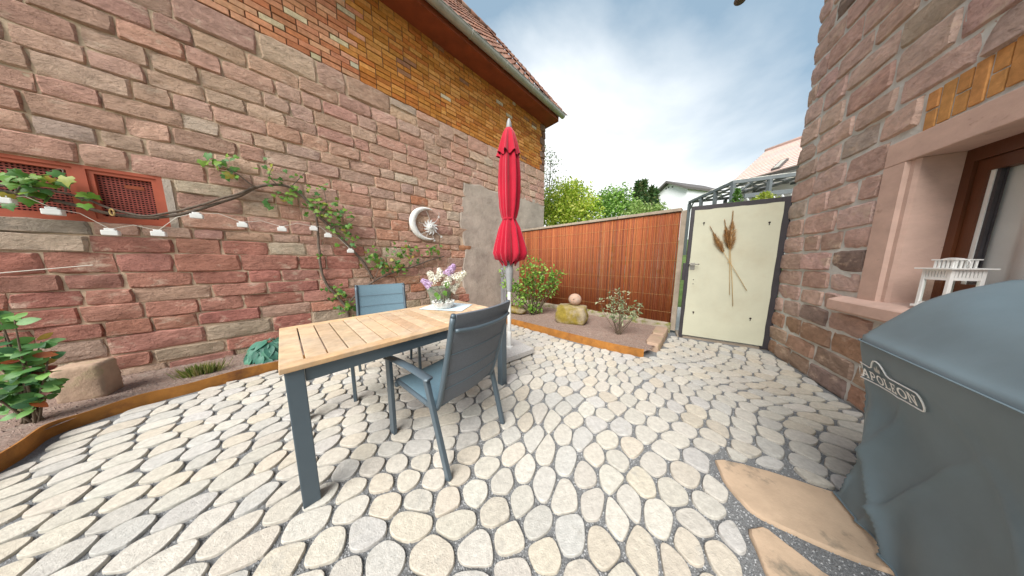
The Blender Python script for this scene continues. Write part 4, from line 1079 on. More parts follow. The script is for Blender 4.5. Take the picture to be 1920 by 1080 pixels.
def cloth(prof, nm, folds, amp, seed, scal=0, lean=None):
    V = []; n = 96; rr_ = random.Random(seed); ph = [rr_.uniform(0, 6.28) for _ in range(6)]
    for j, (r, z, am) in enumerate(prof):
        for k in range(n):
            a = 2*math.pi*k/n
            f_ = math.cos(a*folds+.35*math.sin(a*2+ph[0])+z*.9); f_ = math.copysign(abs(f_)**.7, f_)*(.72+.38*math.cos(a+ph[3]+z*1.3)+.25*math.cos(a*3+ph[4]))
            r2 = r*(1+am*f_+.35*am*math.cos(a*folds*2+ph[1])+.10*am*math.cos(a*3+ph[2]))
            if lean and z < lean: r2 *= 1+.30*(lean-z)/.5*max(0, math.cos(a-.55))+.10*(lean-z)/.5*max(0, math.cos(a-3.3))
            zz = z
            if scal and j == 0: zz += scal*math.cos(a*folds+.35*math.sin(a*2+ph[0])+z*.9)
            V.append((r2*math.cos(a), r2*math.sin(a), zz-Z0))
    m = len(prof)
    Fc = [(j*n+k, j*n+(k+1) % n, (j+1)*n+(k+1) % n, (j+1)*n+k) for j in range(m-1) for k in range(n)]+[tuple((m-1)*n+k for k in range(n))]
    return part(nm, V, Fc, M['red'], par, smooth=True, fix=True)
can = cloth([(.08, 1.20, .30), (.132, 1.25, .30), (.156, 1.33, .28), (.148, 1.42, .26), (.128, 1.54, .24), (.112, 1.64, .20), (.088, 1.71, .14), (.080, 1.74, .10), (.092, 1.78, .13), (.108, 1.88, .18),
       (.118, 2.05, .20), (.120, 2.22, .20), (.112, 2.40, .18), (.096, 2.52, .14), (.07, 2.62, .1)], 'canopy', 8, .2, 3, .035, 1.72)
cloth([(.128, 2.475, .20), (.120, 2.52, .18), (.098, 2.62, .15), (.070, 2.72, .10), (.040, 2.775, .05), (.02, 2.785, .0)], 'vent_flap', 8, .2, 5, .018)
part('tie_strap', *lathe(pz((.084, 1.728), (.087, 1.73), (.087, 1.748), (.084, 1.75)), 24), M['red'], par, smooth=True)
pf = empty('parasol_foot', (pb[0], pb[1], 0), 'square grey granite parasol foot on the paving beside the table', 'parasol base', R(38))
part('granite_block', *bbox((-.235, -.235, .018), (.235, .235, .085), .008), M['granite'], pf)
for sx in (-1, 1):
    for sy in (-1, 1): part('glide', *lathe([(.035, 0), (.035, .0175)], 12, (sx*.17, sy*.17, 0)), M['gframe'], pf)

# ================================================================== covered grill
GC = np.array([1.665, .972]); ga = R(39.5); gs = np.array([-math.sin(ga), -math.cos(ga)]); gd = np.array([math.cos(ga), -math.sin(ga)])
grill = empty('covered_grill', (GC[0], GC[1], 0), 'barbecue grill under a blue grey fitted fabric cover with printed logo', 'grill', math.atan2(gs[1], gs[0]))
# local x along the front towards the viewer, local y: rotate x by +90 deg
gy_ = np.array([-gs[1], gs[0]]); DS = 1 if gy_@gd > 0 else -1          # depth direction sign in local y
GLn, GDp, CR = 1.30, .62, .055
path = []                                          # footprint outline by arc length: back of the far end -> corner -> front -> near corner -> back
def foot(a):
    """a = signed arc length from the far front corner: <0 runs along the far end, >0 along the front; returns point, outward normal (local x, depth)"""
    q = CR*math.pi/2
    if a < -q/2: return np.array([0, CR+(-a-q/2)]), np.array([-1., 0])
    if a <= q/2:
        t_ = (a+q/2)/q*math.pi/2; return np.array([CR-CR*math.cos(t_), CR-CR*math.sin(t_)]), np.array([-math.cos(t_), -math.sin(t_)])
    return np.array([CR+(a-q/2), 0]), np.array([0, -1.])
SEAM = .853
def cov(a, z):
    p_, n_ = foot(a)
    low = max(0, (SEAM-z)/SEAM)
    # cloth: taut near the seam, gathers into deep soft folds lower down
    fo = .016*low**1.1*math.sin(a*8.5+1.7*low+.6)+.008*low*math.sin(a*19+3*z)+.010*math.sin(a*5.5-z*7.5+1.0)*min(1, low*4)*(1-low*.3)
    fo += .007*math.sin(a*13+z*16)*min(1, (low*2.5)**2)*(1-low)
    fo += -.092*(1-math.exp(-(low/.26)**1.5))+.035*low**2
    cr_ = 1-abs(math.sin(a*7.5+z*5.2+.9*math.sin(z*6+a*3))); fo += .038*cr_**3*min(1, (low*2.6)**2)*(.55+.45*math.sin(a*4.3+1))
    cr_ = 1-abs(math.sin(a*12-z*6.5+1.4*math.sin(a*5)+.5)); fo += .018*cr_**4*min(1, (low*2.6)**2)
    return p_+n_*fo, n_
QA = CR*math.pi/2
aa = list(np.arange(-QA/2-GDp+.02, -QA/2, .02))+list(np.linspace(-QA/2, QA/2, 9))+list(np.arange(QA/2+.012, GLn, .012))
zz_ = list(np.linspace(.025, SEAM, 64))
V = []
for z in zz_:
    for a in aa: p_, _ = cov(a, z); V.append((p_[0], DS*p_[1], z))
n = len(aa); Fc = [(j*n+i, j*n+i+1, (j+1)*n+i+1, (j+1)*n+i) for j in range(len(zz_)-1) for i in range(n-1)]
part('skirt', V, Fc, M['cover'], grill, smooth=True, fix=True)
part('seam_piping', *tube([(foot(a)[0][0]+foot(a)[1][0]*.004, DS*(foot(a)[0][1]+foot(a)[1][1]*.004), SEAM+.002) for a in aa], .0032, 6), M['cover'], grill, smooth=True)
part('hem', *tube([(lambda c: (c[0][0], DS*c[0][1], .026))(cov(a, .026)) for a in aa], .005, 6), M['cover'], grill, smooth=True)
prof = [(0, SEAM), (.008, .872), (.03, .895), (.07, .955), (.13, 1.045), (.20, 1.105), (.27, 1.138), (.36, 1.15), (.45, 1.145), (.54, 1.11), (.60, 1.0), (.62, SEAM)]
prof = [tuple(p_) for p_ in smoothp([np.array(p_) for p_ in prof], 3)]
xsn = [0, .006, .02, .05]+list(np.arange(.09, GLn+.01, .05)); V = []
for ix, x in enumerate(xsn):
    for (d_, z) in prof:
        h = z-SEAM; rn = 1-(.10*max(0, 1-x/.05)**2)
        xx = x+(.0)*h
        sag = .010*math.sin(x*9+d_*7)*min(1, h*8)+.012*(1-abs(math.sin(d_*9+x*6+.8*math.sin(x*8))))**3*min(1, h*10)
        d2 = d_
        if x < CR and d_ < CR: d2 = max(d_, CR-math.sqrt(max(0, CR*CR-(CR-x)**2)))
        V.append((xx+(.012*h if x == 0 else 0), DS*d2, SEAM+h*rn+sag*(1 if x > .01 else .4)))
n = len(prof); Fc = [(i*n+j, i*n+j+1, (i+1)*n+j+1, (i+1)*n+j) for i in range(len(xsn)-1) for j in range(n-1)]
Fc += [tuple(range(n)), tuple((len(xsn)-1)*n+j for j in range(n))]
part('hood', V, Fc, M['cover'], grill, smooth=True, sharp=60)
# printed logo: slab-serif letters, outline and flame, wrapped on the cloth
def on_cover(x, y, off=.003):      # x along the front from the far corner, y up, metres
    p_, n_ = cov(x, y); q = p_+n_*off; return (q[0], DS*q[1], y)
def face_on(px_, py_, o=.05):      # pixel -> (arc, z) on the front plane
    d = ray(px_, py_); nrm = np.array([-gd[0], -gd[1], 0]); p0 = np.array([*(GC-gd*0), 0]); t = ((p0-CAMP)@nrm)/(d@nrm); P_ = CAMP+d*t
    return float((P_[:2]-GC)@gs), float(P_[2])
LA = face_on(1686, 752); LB = face_on(1618, 705)
LX1 = LA[0]+.006; LZ0 = LA[1]-.016; LH = .038; LWD = LX1-.002
letters = {
 'N': ([[(0, 0), (.30, 0), (.30, .1), (.22, .1), (.22, .9), (.30, .9), (.30, 1), (0, 1), (0, .9), (.07, .9), (.07, .1), (0, .1)],
        [(.10, 1), (.30, 1), (.90, 0), (.70, 0)], [(.70, .9), (1, .9), (1, 1), (.62, 1), (.62, .9)], [(.76, .02), (.92, .02), (.92, .9), (.76, .9)]], 1.0),
 'A': ([[(.40, 1), (.60, 1), (.25, 0), (.08, 0)], [(.42, .96), (.60, 1), (.95, .1), (.74, .1)], [(.25, .28), (.75, .28), (.75, .42), (.25, .42)], [(0, 0), (.36, 0), (.36, .1), (0, .1)], [(.62, 0), (1, 0), (1, .1), (.62, .1)]], 1.0),
 'P': ([[(.10, 0), (.28, 0), (.28, 1), (.10, 1)], [(0, 0), (.4, 0), (.4, .1), (0, .1)], [(.28, .86), (.66, .86), (.66, 1), (0, 1), (0, .9)], [(.28, .40), (.66, .40), (.66, .53), (.28, .53)], [(.64, .42), (.8, .5), (.86, .7), (.8, .92), (.64, .99), (.64, .84), (.70, .7), (.64, .54)]], .88),
 'L': ([[(.10, 0), (.28, 0), (.28, 1), (.10, 1)], [(0, .9), (.4, .9), (.4, 1), (0, 1)], [(0, 0), (.82, 0), (.82, .13), (0, .13)], [(.68, .13), (.82, .13), (.82, .34), (.74, .34)]], .84),
 'E': ([[(.10, 0), (.28, 0), (.28, 1), (.10, 1)], [(0, .88), (.8, .88), (.8, 1), (0, 1)], [(0, 0), (.84, 0), (.84, .13), (0, .13)], [(.28, .44), (.6, .44), (.6, .57), (.28, .57)], [(.70, .13), (.84, .13), (.84, .34), (.77, .34)], [(.68, .72), (.8, .72), (.8, .88), (.68, .88)], [(.56, .36), (.63, .36), (.63, .65), (.56, .65)]], .88)}
def ringpoly(cx_, cy_, rx, ry, wx, wy, n=20):
    return [[(cx_+rx*math.cos(a), cy_+ry*math.sin(a)), (cx_+rx*math.cos(b), cy_+ry*math.sin(b)), (cx_+(rx-wx)*math.cos(b), cy_+(ry-wy)*math.sin(b)), (cx_+(rx-wx)*math.cos(a), cy_+(ry-wy)*math.sin(a))]
            for a, b in zip(np.linspace(0, 2*math.pi, n+1)[:-1], np.linspace(0, 2*math.pi, n+1)[1:])]
letters['O'] = (ringpoly(.5, .5, .5, .51, .19, .13), 1.0)
word = 'NAPOLEON'; ws = [letters[c][1] for c in word]; tot = sum(ws)+.10*(len(word)-1); sc = (LWD-.020)/tot; x = LX1-LWD+.010
lh = LH
for c in word:
    mbx = MB()
    for k, pol in enumerate(letters[c][0]):
        pts = [on_cover(x+a*sc, LZ0+.012+b*lh, .0095+.0002*(k % 8 if c != 'O' else 0)) for a, b in pol]
        mbx.add(pts, [tuple(range(len(pts)))])
    mbx.part('logo_letter', M['logow'], grill, fix=False); x += (letters[c][1]+.10)*sc
def outline(P, wd):
    return tube([on_cover(a, b, .006) for a, b in P], wd, 5)
xa, xb = LX1-LWD, LX1; xm = (xa+xb)/2-.018; top = LZ0+.026+lh
P_ = []
P_ += [(xb-.008+.014*math.cos(t_), LZ0+.005+(top-LZ0)/2-.005+(top-LZ0)/2*math.sin(t_)) for t_ in np.linspace(-math.pi/2, math.pi/2, 9)]
P_ += [(xm+.055, top), (xm+.042, top+.006), (xm+.030, top+.028), (xm+.018, top+.042), (xm, top+.047), (xm-.018, top+.042), (xm-.030, top+.028), (xm-.042, top+.006), (xm-.055, top)]
P_ += [(xa+.008-.014*math.cos(t_), LZ0+(top-LZ0)/2+(top-LZ0)/2*math.sin(t_)) for t_ in np.linspace(math.pi/2, -math.pi/2, 9)]
P_ += [(xa+(xb-xa)*t_, LZ0) for t_ in np.linspace(.05, .97, 14)]
part('logo_outline', *outline(P_, .0026), M['logow'], grill, smooth=True)
for k, (fx, fw, fh, tw) in enumerate(((-.009, .008, .024, -.004), (.0, .0065, .034, .003), (.0085, .0075, .022, .004))):
    pol = [(0, 0), (fw*.8, .22*fh), (fw, .45*fh), (fw*.55+tw, .75*fh), (tw*1.5, fh), (-fw*.45+tw, .72*fh), (-fw, .42*fh), (-fw*.8, .2*fh)]
    part('logo_flame', [on_cover(xm+fx+a, top-.004+b, .0090+.0003*k) for a, b in pol], [tuple(range(8))], M['logog'], grill, fix=False)

# ================================================================== stones in the beds
def rock(name, c, size, mat, label, cat, rz=0, rough=.10, boxy=.5, seed=0, sub_=4, group=None):
    bm = bmesh.new(); bmesh.ops.create_icosphere(bm, subdivisions=sub_, radius=1)
    V = []
    for v in bm.verts:
        p = np.array(v.co); m_ = np.max(np.abs(p)); q = p/m_; p = p*(1-boxy)+q*boxy*.86
        k = 1+rough*(nz3(p[0]+seed, p[1], p[2], 1.3)+.5*nz3(p[0]+seed, p[1], p[2], 3.1)+.22*nz3(p[0], p[1]+seed, p[2], 8))
        V.append(p*k)
    V = np.array(V)*np.array(size)/2; bm.verts.index_update(); Fc = [tuple(v.index for v in f.verts) for f in bm.faces]; bm.free()
    V[:, 2] -= V[:, 2].min(); ca, sa = math.cos(rz), math.sin(rz); V[:, :2] = np.c_[V[:, 0]*ca-V[:, 1]*sa, V[:, 0]*sa+V[:, 1]*ca]
    o = part(name, V+np.array(c), Fc, mat, smooth=True); return tag(o, label, cat, group)
bz_ = .07
c = gnd(1072, 605, bz_); rock('boulder', (c[0], c[1]+.06, bz_-.03), (.66, .50, .40), M['moss'], 'large mossy boulder with flat top in the bed before the reed screen', 'boulder', R(-25), .09, .62, 2)
tp = dist(1078, 561, float(np.hypot(c[0], c[1]))+.05)
ball = empty('stone_ball', (tp[0], tp[1], bz_+.33), 'pinkish stone ball resting on the mossy boulder', 'stone ball')
bm = bmesh.new(); bmesh.ops.create_uvsphere(bm, u_segments=28, v_segments=18, radius=.118)
V = [np.array(v.co)*np.array([1, 1, .95])+np.array([0, 0, .112]) for v in bm.verts]; bm.verts.index_update(); Fc = [tuple(v.index for v in f.verts) for f in bm.faces]; bm.free()
part('sphere', V, Fc, M['ball'], ball, smooth=True)
dv = -np.array([tp[0], tp[1], 0])/np.hypot(tp[0], tp[1]); sv = np.array([-dv[1], dv[0], 0])
q = dv*.1155+np.array([0, 0, .135])-sv*.02; part('drill_hole', *tube([q, q+dv*.004], .008, 10), M['dark'], ball)
c = gnd(172, 752, .07); rock('sandstone_block', (c[0]-.13, c[1]+.07, .05), (.25, .20, .37), M['block'], 'upright tan sandstone block beside the leafy shrub', 'stone block', R(35), .05, .85, 9)
def rblock(name, poly, z0, z1, mat, label):
    P_ = chaikin([np.array(p) for p in poly], .12); n = len(P_); cen = sum(P_)/n; V = []
    for f_, z in ((1, z0), (1.0, z0+(z1-z0)*.5), (.99, z1-.012), (.94, z1), (.5, z1+.004)):
        for i, p in enumerate(P_): qq = cen+(p-cen)*f_; V.append((qq[0]+.006*nz3(qq[0], qq[1], z, 12), qq[1]+.006*nz3(qq[1], qq[0], z, 12), z+.004*nz3(qq[0], qq[1], 1, 9)))
    Fc = [(r*n+i, r*n+(i+1) % n, (r+1)*n+(i+1) % n, (r+1)*n+i) for r in range(4) for i in range(n)]+[tuple(4*n+i for i in range(n))]
    tag(part(name, V, Fc, mat, smooth=True, sharp=40), label, 'stone block', 'kerb blocks at the bed end')
e0 = E2[-1][:2]; e1 = np.array(gnd(1246, 650)[:2]); dE = (e1-e0)/np.linalg.norm(e1-e0)
k0 = gnd(1203, 671)[:2]; k1 = gnd(1236, 660)[:2]; k2 = gnd(1253, 625)[:2]
bdir = (k2-k1)/np.linalg.norm(k2-k1); bnor = np.array([-bdir[1], bdir[0]]); wB = .17
if bnor@(k0-k1) < 0: bnor = -bnor
L2 = np.linalg.norm(k2-k1)
rblock('kerb_block', [k1, k1+bdir*L2*.45, k1+bdir*L2*.45+bnor*wB, k1+bnor*wB], -.02, .105, M['block'], 'nearer tan kerb block closing the bed at the rusty edging')
rblock('kerb_block', [k1+bdir*(L2*.45+.012), k1+bdir*L2*.95, k1+bdir*L2*.95+bnor*wB, k1+bdir*(L2*.45+.012)+bnor*wB], -.02, .115, M['block'], 'farther tan kerb block beside the mossy wall foot and gate')
c = gnd(962, 588, .09); rock('flat_bed_stone', (c[0]+.05, c[1]+.12, .08), (.62, .30, .17), M['moss'], 'flat mossy stone lying behind the parasol pole', 'stone', R(-40), .08, .6, 21, 3)
rock('bed_pebble_stone', (c[0]-.06, c[1]+.16, .235), (.11, .10, .08), M['block'], 'small round tan stone on top of the flat mossy stone', 'stone', 0, .1, .2, 4, 3)
rock('bed_pebble_stone', (c[0]-.05, c[1]+.165, .30), (.065, .06, .07), M['block'], 'tiny tan stone topping the little stack behind the parasol', 'stone', 0, .1, .2, 14, 3)
# weathered post in the corner and the lichened stone vessel behind the table
s_, z_ = WL.px(930, 540, .10); pw = WL.wp(3.62, .16, 0)
o = empty('weathered_post', (pw[0], pw[1], .08), 'grey weathered split timber post leaning in the plaster wall corner', 'post', R(20))
part('stake', *bbox((-.075, -.03, 0), (-.004, .035, .98), .012), M['post'], o); part('stake', *bbox((.004, -.03, 0), (.07, .04, 1.06), .012), M['post'], o)
tw = WL.wp(1.86, .20, .10)
tro = empty('stone_trough', (tw[0], tw[1], .10), 'lichen covered carved stone vessel standing at the wall behind the table', 'stone vessel', WL.ang)
V = []; n = 40; prf = [(.13, 0), (.15, .02), (.16, .2), (.185, .42), (.225, .58), (.235, .625), (.195, .63), (.165, .55), (.08, .50)]
for r, z in prf:
    for k in range(n):
        a = 2*math.pi*k/n; rr = r*(1+.10*nz3(math.cos(a), math.sin(a), z*3, 1.7)+.03*nz3(math.cos(a), math.sin(a), z*3, 6)); V.append((rr*math.cos(a)*1.15, rr*math.sin(a)*.8, z+.02*nz3(math.cos(a)*2, math.sin(a)*2, 5, 1)))
Fc = [(j*n+k, j*n+(k+1) % n, (j+1)*n+(k+1) % n, (j+1)*n+k) for j in range(len(prf)-1) for k in range(n)]+[tuple(range(n-1, -1, -1)), tuple((len(prf)-1)*n+k for k in range(n))]
part('vessel', V, Fc, M['lichen'], tro, smooth=True, sharp=55)
part('soil_fill', *lathe([(.15, .545), (.15, .56)], 20), M['soil'], tro)

# ================================================================== moon and sun ornament
mc_, mz_ = WL.px(797, 420, .05)
moon = empty('moon_and_sun_ornament', WL.wp(mc_, .045, mz_), 'whitewashed metal crescent moon with a sun face hung on the stone wall', 'wall ornament', WL.ang)
def mo(px_, py_):     # picture offset -> local (x, z): local x runs opposite to 'along'
    a, b = WL.px(px_, py_, .05); return (-(a-mc_), b-mz_)
Ro = .31; V = []; nn = 40
ccx, ccz = mo(799, 420)
for i in range(nn+1):
    t_ = R(62)+(R(298)-R(62))*i/nn; f_ = math.sin(math.pi*i/nn)**.8; w_ = .115*f_+.004
    # the horns point right in the picture (towards -x here)
    co, si = -math.cos(t_), math.sin(t_)
    for (rr, y) in ((Ro, .004), (Ro-.012*f_, .02+.02*f_), (Ro-w_*.5, .03+.03*f_), (Ro-w_+.012*f_, .02+.02*f_), (Ro-w_, .004)): V.append((ccx+co*rr*1.0, y, ccz+si*rr))
Fc = [(i*5+k, i*5+k+1, i*5+6+k, i*5+5+k) for i in range(nn) for k in range(4)]+[(i*5+4, i*5, i*5+5, i*5+9) for i in range(nn)]
part('crescent', V, Fc, M['silver'], moon, smooth=True, sharp=60)
sx_, sz_ = mo(807, 426)
V = []; nr_ = 12
disc = part('sun_disc', *[[(x+sx_, y, z+sz_) for x, y, z in [(r*math.cos(a), yy, r*math.sin(a)) for r, yy in ((.085, .012), (.085, .03), (.07, .036), (.066, .03), (.05, .05), (.0, .058)) for a in np.linspace(0, 2*math.pi, 24, endpoint=False)]],
     [(j*24+k, j*24+(k+1) % 24, (j+1)*24+(k+1) % 24, (j+1)*24+k) for j in range(5) for k in range(24)]], M['silver'], moon, smooth=True, sharp=50)
for k in range(nr_):
    a = k*2*math.pi/nr_; pol = []
    for (r, da) in ((.083, -.17), (.105, -.14), (.125, .0), (.15, .25), (.127, .22), (.10, .20), (.083, .17)): pol.append((sx_+r*math.cos(a+da), sz_+r*math.sin(a+da)))
    n = len(pol); V = [(x, .015, z) for x, z in pol]+[(x, .027, z) for x, z in pol]
    part('sun_ray', V, [tuple(range(n-1, -1, -1)), tuple(range(n, 2*n))]+[(i, (i+1) % n, n+(i+1) % n, n+i) for i in range(n)], M['silver'], moon)
for (dx, dz, r1, r2) in ((-.025, .018, .012, .006), (.025, .018, .012, .006)): sub('eye', *tube([(sx_+dx-r1, .054, sz_+dz), (sx_+dx, .060, sz_+dz+.004), (sx_+dx+r1, .054, sz_+dz)], .004, 6), M['timber'], disc)
sub('nose', *tube([(sx_, .056, sz_+.018), (sx_, .066, sz_-.008)], [.004, .008], 6), M['silver'], disc)
sub('mouth', *tube([(sx_-.024, .05, sz_-.026), (sx_, .056, sz_-.036), (sx_+.024, .05, sz_-.026)], .0042, 6), M['timber'], disc)
for (px_, py_) in ((822, 407), (798, 448), (814, 451), (827, 444)):
    cx_, cz_ = mo(px_, py_); pol = [(cx_+(.030 if i % 2 == 0 else .012)*math.cos(i*math.pi/5+.3), cz_+(.030 if i % 2 == 0 else .012)*math.sin(i*math.pi/5+.3)) for i in range(10)]
    V = [(x, .012, z) for x, z in pol]+[(x, .02, z) for x, z in pol]; part('star', V, [tuple(range(9, -1, -1)), tuple(range(10, 20))]+[(i, (i+1) % 10, 10+(i+1) % 10, 10+i) for i in range(10)], M['silver'], moon)
wires = [((799, 396), (803, 405), (806, 414)), ((785, 418), (793, 419), (799, 424)), ((790, 438), (796, 436), (801, 432)), ((798, 448), (800, 441), (805, 434)), ((822, 407), (818, 414), (812, 420)), ((814, 451), (811, 443), (809, 436)), ((827, 444), (821, 438), (813, 431)), ((822, 398), (823, 402), (822, 407))]
for w_ in wires: part('wire', *tube(smoothp([(mo(*p)[0], .016, mo(*p)[1]) for p in w_], 4), .003, 5), M['silver'], moon, smooth=True)

# ================================================================== vine on the wall
vb = WL.wp(*((lambda a: (a[0], .10, .10))(WL.px(652, 592, .1))))
vine = empty('grape_vine', vb, 'old grape vine trained along the red sandstone wall above the table', 'climbing plant')
def vpt(x, y, o): a, b = WL.px(x, y, o); return WL.wp(a, o, max(b, .10))-np.array(vb)
def cane(P_, r0, r1, nm='cane', o0=.075):
    W_ = [vpt(x, y, o0+.015*math.sin(i*1.9)) for i, (x, y) in enumerate(P_)]; W_ = smoothp(W_, 6)
    W_ = [p+np.array([nz3(*p, 6), nz3(p[1], p[2], p[0], 6), nz3(p[2], p[0], p[1], 6)])*.012 for p in W_]
    part(nm, *tube(W_, list(np.linspace(r0, r1, len(W_))), 8), M['wood'], vine, smooth=True)
cane([(654, 597), (648, 575), (628, 552), (608, 525), (600, 490), (597, 450), (596, 425), (592, 400)], .020, .012, 'stem')
cane([(700, 522), (672, 480), (640, 448), (612, 420), (590, 395), (570, 370), (545, 352), (510, 346), (480, 352), (440, 370), (395, 386), (330, 403), (270, 409), (210, 401), (150, 388), (90, 372), (30, 362), (-60, 352)], .017, .013)
cane([(480, 350), (430, 368), (380, 384), (320, 398), (270, 405), (215, 393), (165, 376), (115, 362), (60, 352), (-40, 345)], .012, .008, 'cane', .10)
cane([(648, 575), (672, 548), (700, 528), (730, 514), (765, 503), (800, 490), (832, 480)], .016, .012)
for P_ in ([(520, 346), (505, 330), (512, 312)], [(545, 352), (560, 335), (572, 322)], [(600, 400), (612, 385), (607, 355)], [(480, 352), (450, 330), (425, 315), (400, 310)], [(30, 362), (45, 340), (60, 325)], [(120, 360), (122, 335), (118, 318), (95, 320)], [(700, 525), (712, 500), (722, 485)], [(765, 503), (770, 480), (768, 465)], [(620, 428), (650, 420), (665, 410)]):
    cane(P_, .006, .003, 'shoot', .11)
GRAPE = [(0, -.10), (.28, -.30), (.50, -.06), (.40, .12), (.56, .34), (.28, .42), (.20, .56), (0, .92), (-.20, .56), (-.28, .42), (-.56, .34), (-.40, .12), (-.50, -.06), (-.28, -.30)]
def grapemesh(col):
    V = [(0, 0.02, .05)]+[(x, y, -.14*(x*x+y*y)+random.uniform(-.03, .03)) for x, y in GRAPE]; n = len(GRAPE)
    return mesh('leaf', V, [(0, 1+i, 1+(i+1) % n) for i in range(n)], M['leaf'], col=col, smooth=True, fix=False)
VM = [grapemesh(c) for c in ((.10, .24, .03), (.14, .30, .04), (.075, .19, .035), (.20, .34, .05), (.09, .23, .06))]
YM = [grapemesh(c) for c in ((.30, .34, .05), (.36, .30, .05))]
wo = WL.y
clus = [((420, 300), 26, 7, .10), ((440, 318), 22, 6, .10), ((398, 305), 14, 3, .11), ((505, 320), 22, 10, .07), ((520, 345), 24, 10, .06), ((560, 350), 25, 14, .07), ((585, 378), 22, 16, .08), ((612, 392), 26, 22, .085), ((640, 412), 22, 18, .085),
        ((628, 430), 16, 10, .08), ((655, 445), 18, 12, .08), ((700, 490), 20, 18, .09), ((730, 488), 24, 24, .09), ((762, 475), 22, 24, .085), ((748, 498), 20, 16, .085), ((818, 468), 15, 20, .085), ((505, 382), 12, 5, .08), ((600, 350), 10, 5, .06),
        ((20, 345), 30, 10, .13), ((70, 348), 26, 9, .13), ((110, 330), 16, 5, .12), ((160, 372), 20, 5, .09), ((640, 555), 20, 14, .085), ((655, 575), 16, 18, .09), ((620, 545), 14, 8, .07), ((600, 480), 8, 4, .06), ((690, 470), 10, 5, .07), ((545, 372), 14, 6, .07)]
for (cx_, cy_), sp_, nn, sz in clus:
    for _ in range(int(nn*1.35)):
        px_, py_ = cx_+random.gauss(0, sp_*.6), cy_+random.gauss(0, sp_*.45); p_ = vpt(px_, py_, random.uniform(.06, .20))
        nv = wo*.8+np.array([0, 0, .5])+RNG.normal(size=3)*.38; tipd = np.array([random.gauss(0, .6), random.gauss(0, .6), -.8])
        ob('leaf', random.choice(YM) if random.random() < .10 else random.choice(VM), vine, mtx=lmtx(p_, nv, tipd, sz*random.uniform(.42, .82)))

# ================================================================== string of little solar lamps
sb = WL.wp(-.4, .13, 1.3)
sl_ = empty('string_lights', sb, 'string of small white lamps hanging from the vine along the stone wall', 'string lights')
lamps = [(5, 374), (100, 396), (208, 435), (298, 437), (369, 404), (455, 421), (529, 429), (588, 428), (615, 441), (657, 470)]
cabP = []
for i, (x, y) in enumerate(lamps):
    a, b = WL.px(x, y, .14); c = WL.wp(a, .14, b)-sb
    rot = np.array([[math.cos(WL.ang), -math.sin(WL.ang), 0], [math.sin(WL.ang), math.cos(WL.ang), 0], [0, 0, 1]])
    mbx = MB(); V, Fc = bbox((-.040, -.028, -.032), (.040, .028, .014), .006); 
    lp = part('lamp', [c+rot@np.array(v) for v in V], Fc, M['white'], sl_)
    V, Fc = bbox((-.025, -.02, .0142), (.025, .02, .032), .005); sub('lamp_cap', [c+rot@np.array(v) for v in V], Fc, M['white'], lp)
    cabP.append(c+np.array([0, 0, .026]))
    if i < len(lamps)-1:
        a2, b2 = WL.px(*[(p+q)/2 for p, q in zip((x, y), lamps[i+1])], .12); hook = (WL.wp(a2, .12, max(b2, 0)+.07)-sb); cabP.append(hook)
part('cable', *tube(cabP, .0025, 5), M['cord'], sl_)
a, b = WL.px(210, 398, .11); part('knot', *tube([(WL.wp(a, .11, b)-sb)+np.array([.02*math.cos(t_), .0, .03*math.sin(t_)]) for t_ in np.linspace(0, 6.3, 12)], .006, 6), M['straw'], sl_, smooth=True)
# thin cord fixed to the wall at the left
a, b = WL.px(0, 512, .045); a2, b2 = WL.px(175, 497, .045)
o = part('wall_cord', *tube([WL.wp(-2.2, .05, b-.02), WL.wp(a, .05, b), WL.wp(a2, .05, b2)], .004, 6), M['cord']); tag(o, 'thin pale cord stretched across the red wall stones at the left edge', 'cord')

# ================================================================== plants in the beds
def stemcurve(p0, p1, bend): 
    p0 = np.array(p0, float); p1 = np.array(p1, float); m_ = (p0+p1)/2+np.array(bend); return smoothp([p0, m_, p1], 5)
# shrub with glossy and reddish leaves at the left edge
pb_ = np.array([*gnd(48, 812, .07)[:2], .07])+np.array([-.16, .10, 0])
ph = empty('photinia_shrub', pb_, 'leafy shrub with glossy green and reddish young leaves at the left edge', 'shrub')
WOV = [(0, .02), (.12, .20), (.36, .33), (.62, .31), (.85, .16), (1, .0)]
PM = [leafmesh('leaf', WOV, c, .12, .18) for c in ((.08, .21, .06), (.11, .27, .07), (.15, .33, .08), (.06, .17, .07), (.19, .38, .09))]
PR = [leafmesh('leaf', OVAL, c, .12, .18) for c in ((.30, .15, .03), (.36, .10, .03), (.20, .05, .03), (.34, .24, .05))]
tips = [((10, 575), 0), ((45, 600), 0), ((25, 625), 0), ((70, 650), 0), ((105, 690), 0), ((120, 715), 0), ((60, 700), 0), ((20, 690), 0), ((80, 745), 1), ((40, 740), 0), ((110, 660), 1), ((-20, 640), 0), ((-30, 720), 0), ((50, 660), 0), ((95, 640), 1), ((15, 760), 0)]
for (x, y), rd in tips:
    e = dist(x-18, y, float(np.hypot(pb_[0], pb_[1]))+random.uniform(-.16, .10))-pb_; st = stemcurve((random.gauss(0, .02), random.gauss(0, .02), 0), e, (e[0]*.1, e[1]*.1, e[2]*.12))
    part('stem', *tube(st, list(np.linspace(.007, .0025, len(st))), 6), M['bark'], ph, smooth=True)
    for k in range(13):
        f_ = random.uniform(.45, 1.02); i = min(int(f_*(len(st)-1)), len(st)-1); p_ = st[i]+RNG.normal(size=3)*.012
        an = random.random()*6.28; out_ = np.array([math.cos(an), math.sin(an), random.uniform(-.1, .55)])
        ob('leaf', random.choice(PR) if (k < 3 and (rd or random.random() < .3)) else random.choice(PM), ph, mtx=lmtx(p_, np.array([.75, -.5, .75])+out_*-.2+RNG.normal(size=3)*.55, out_, random.uniform(.05, .09)))
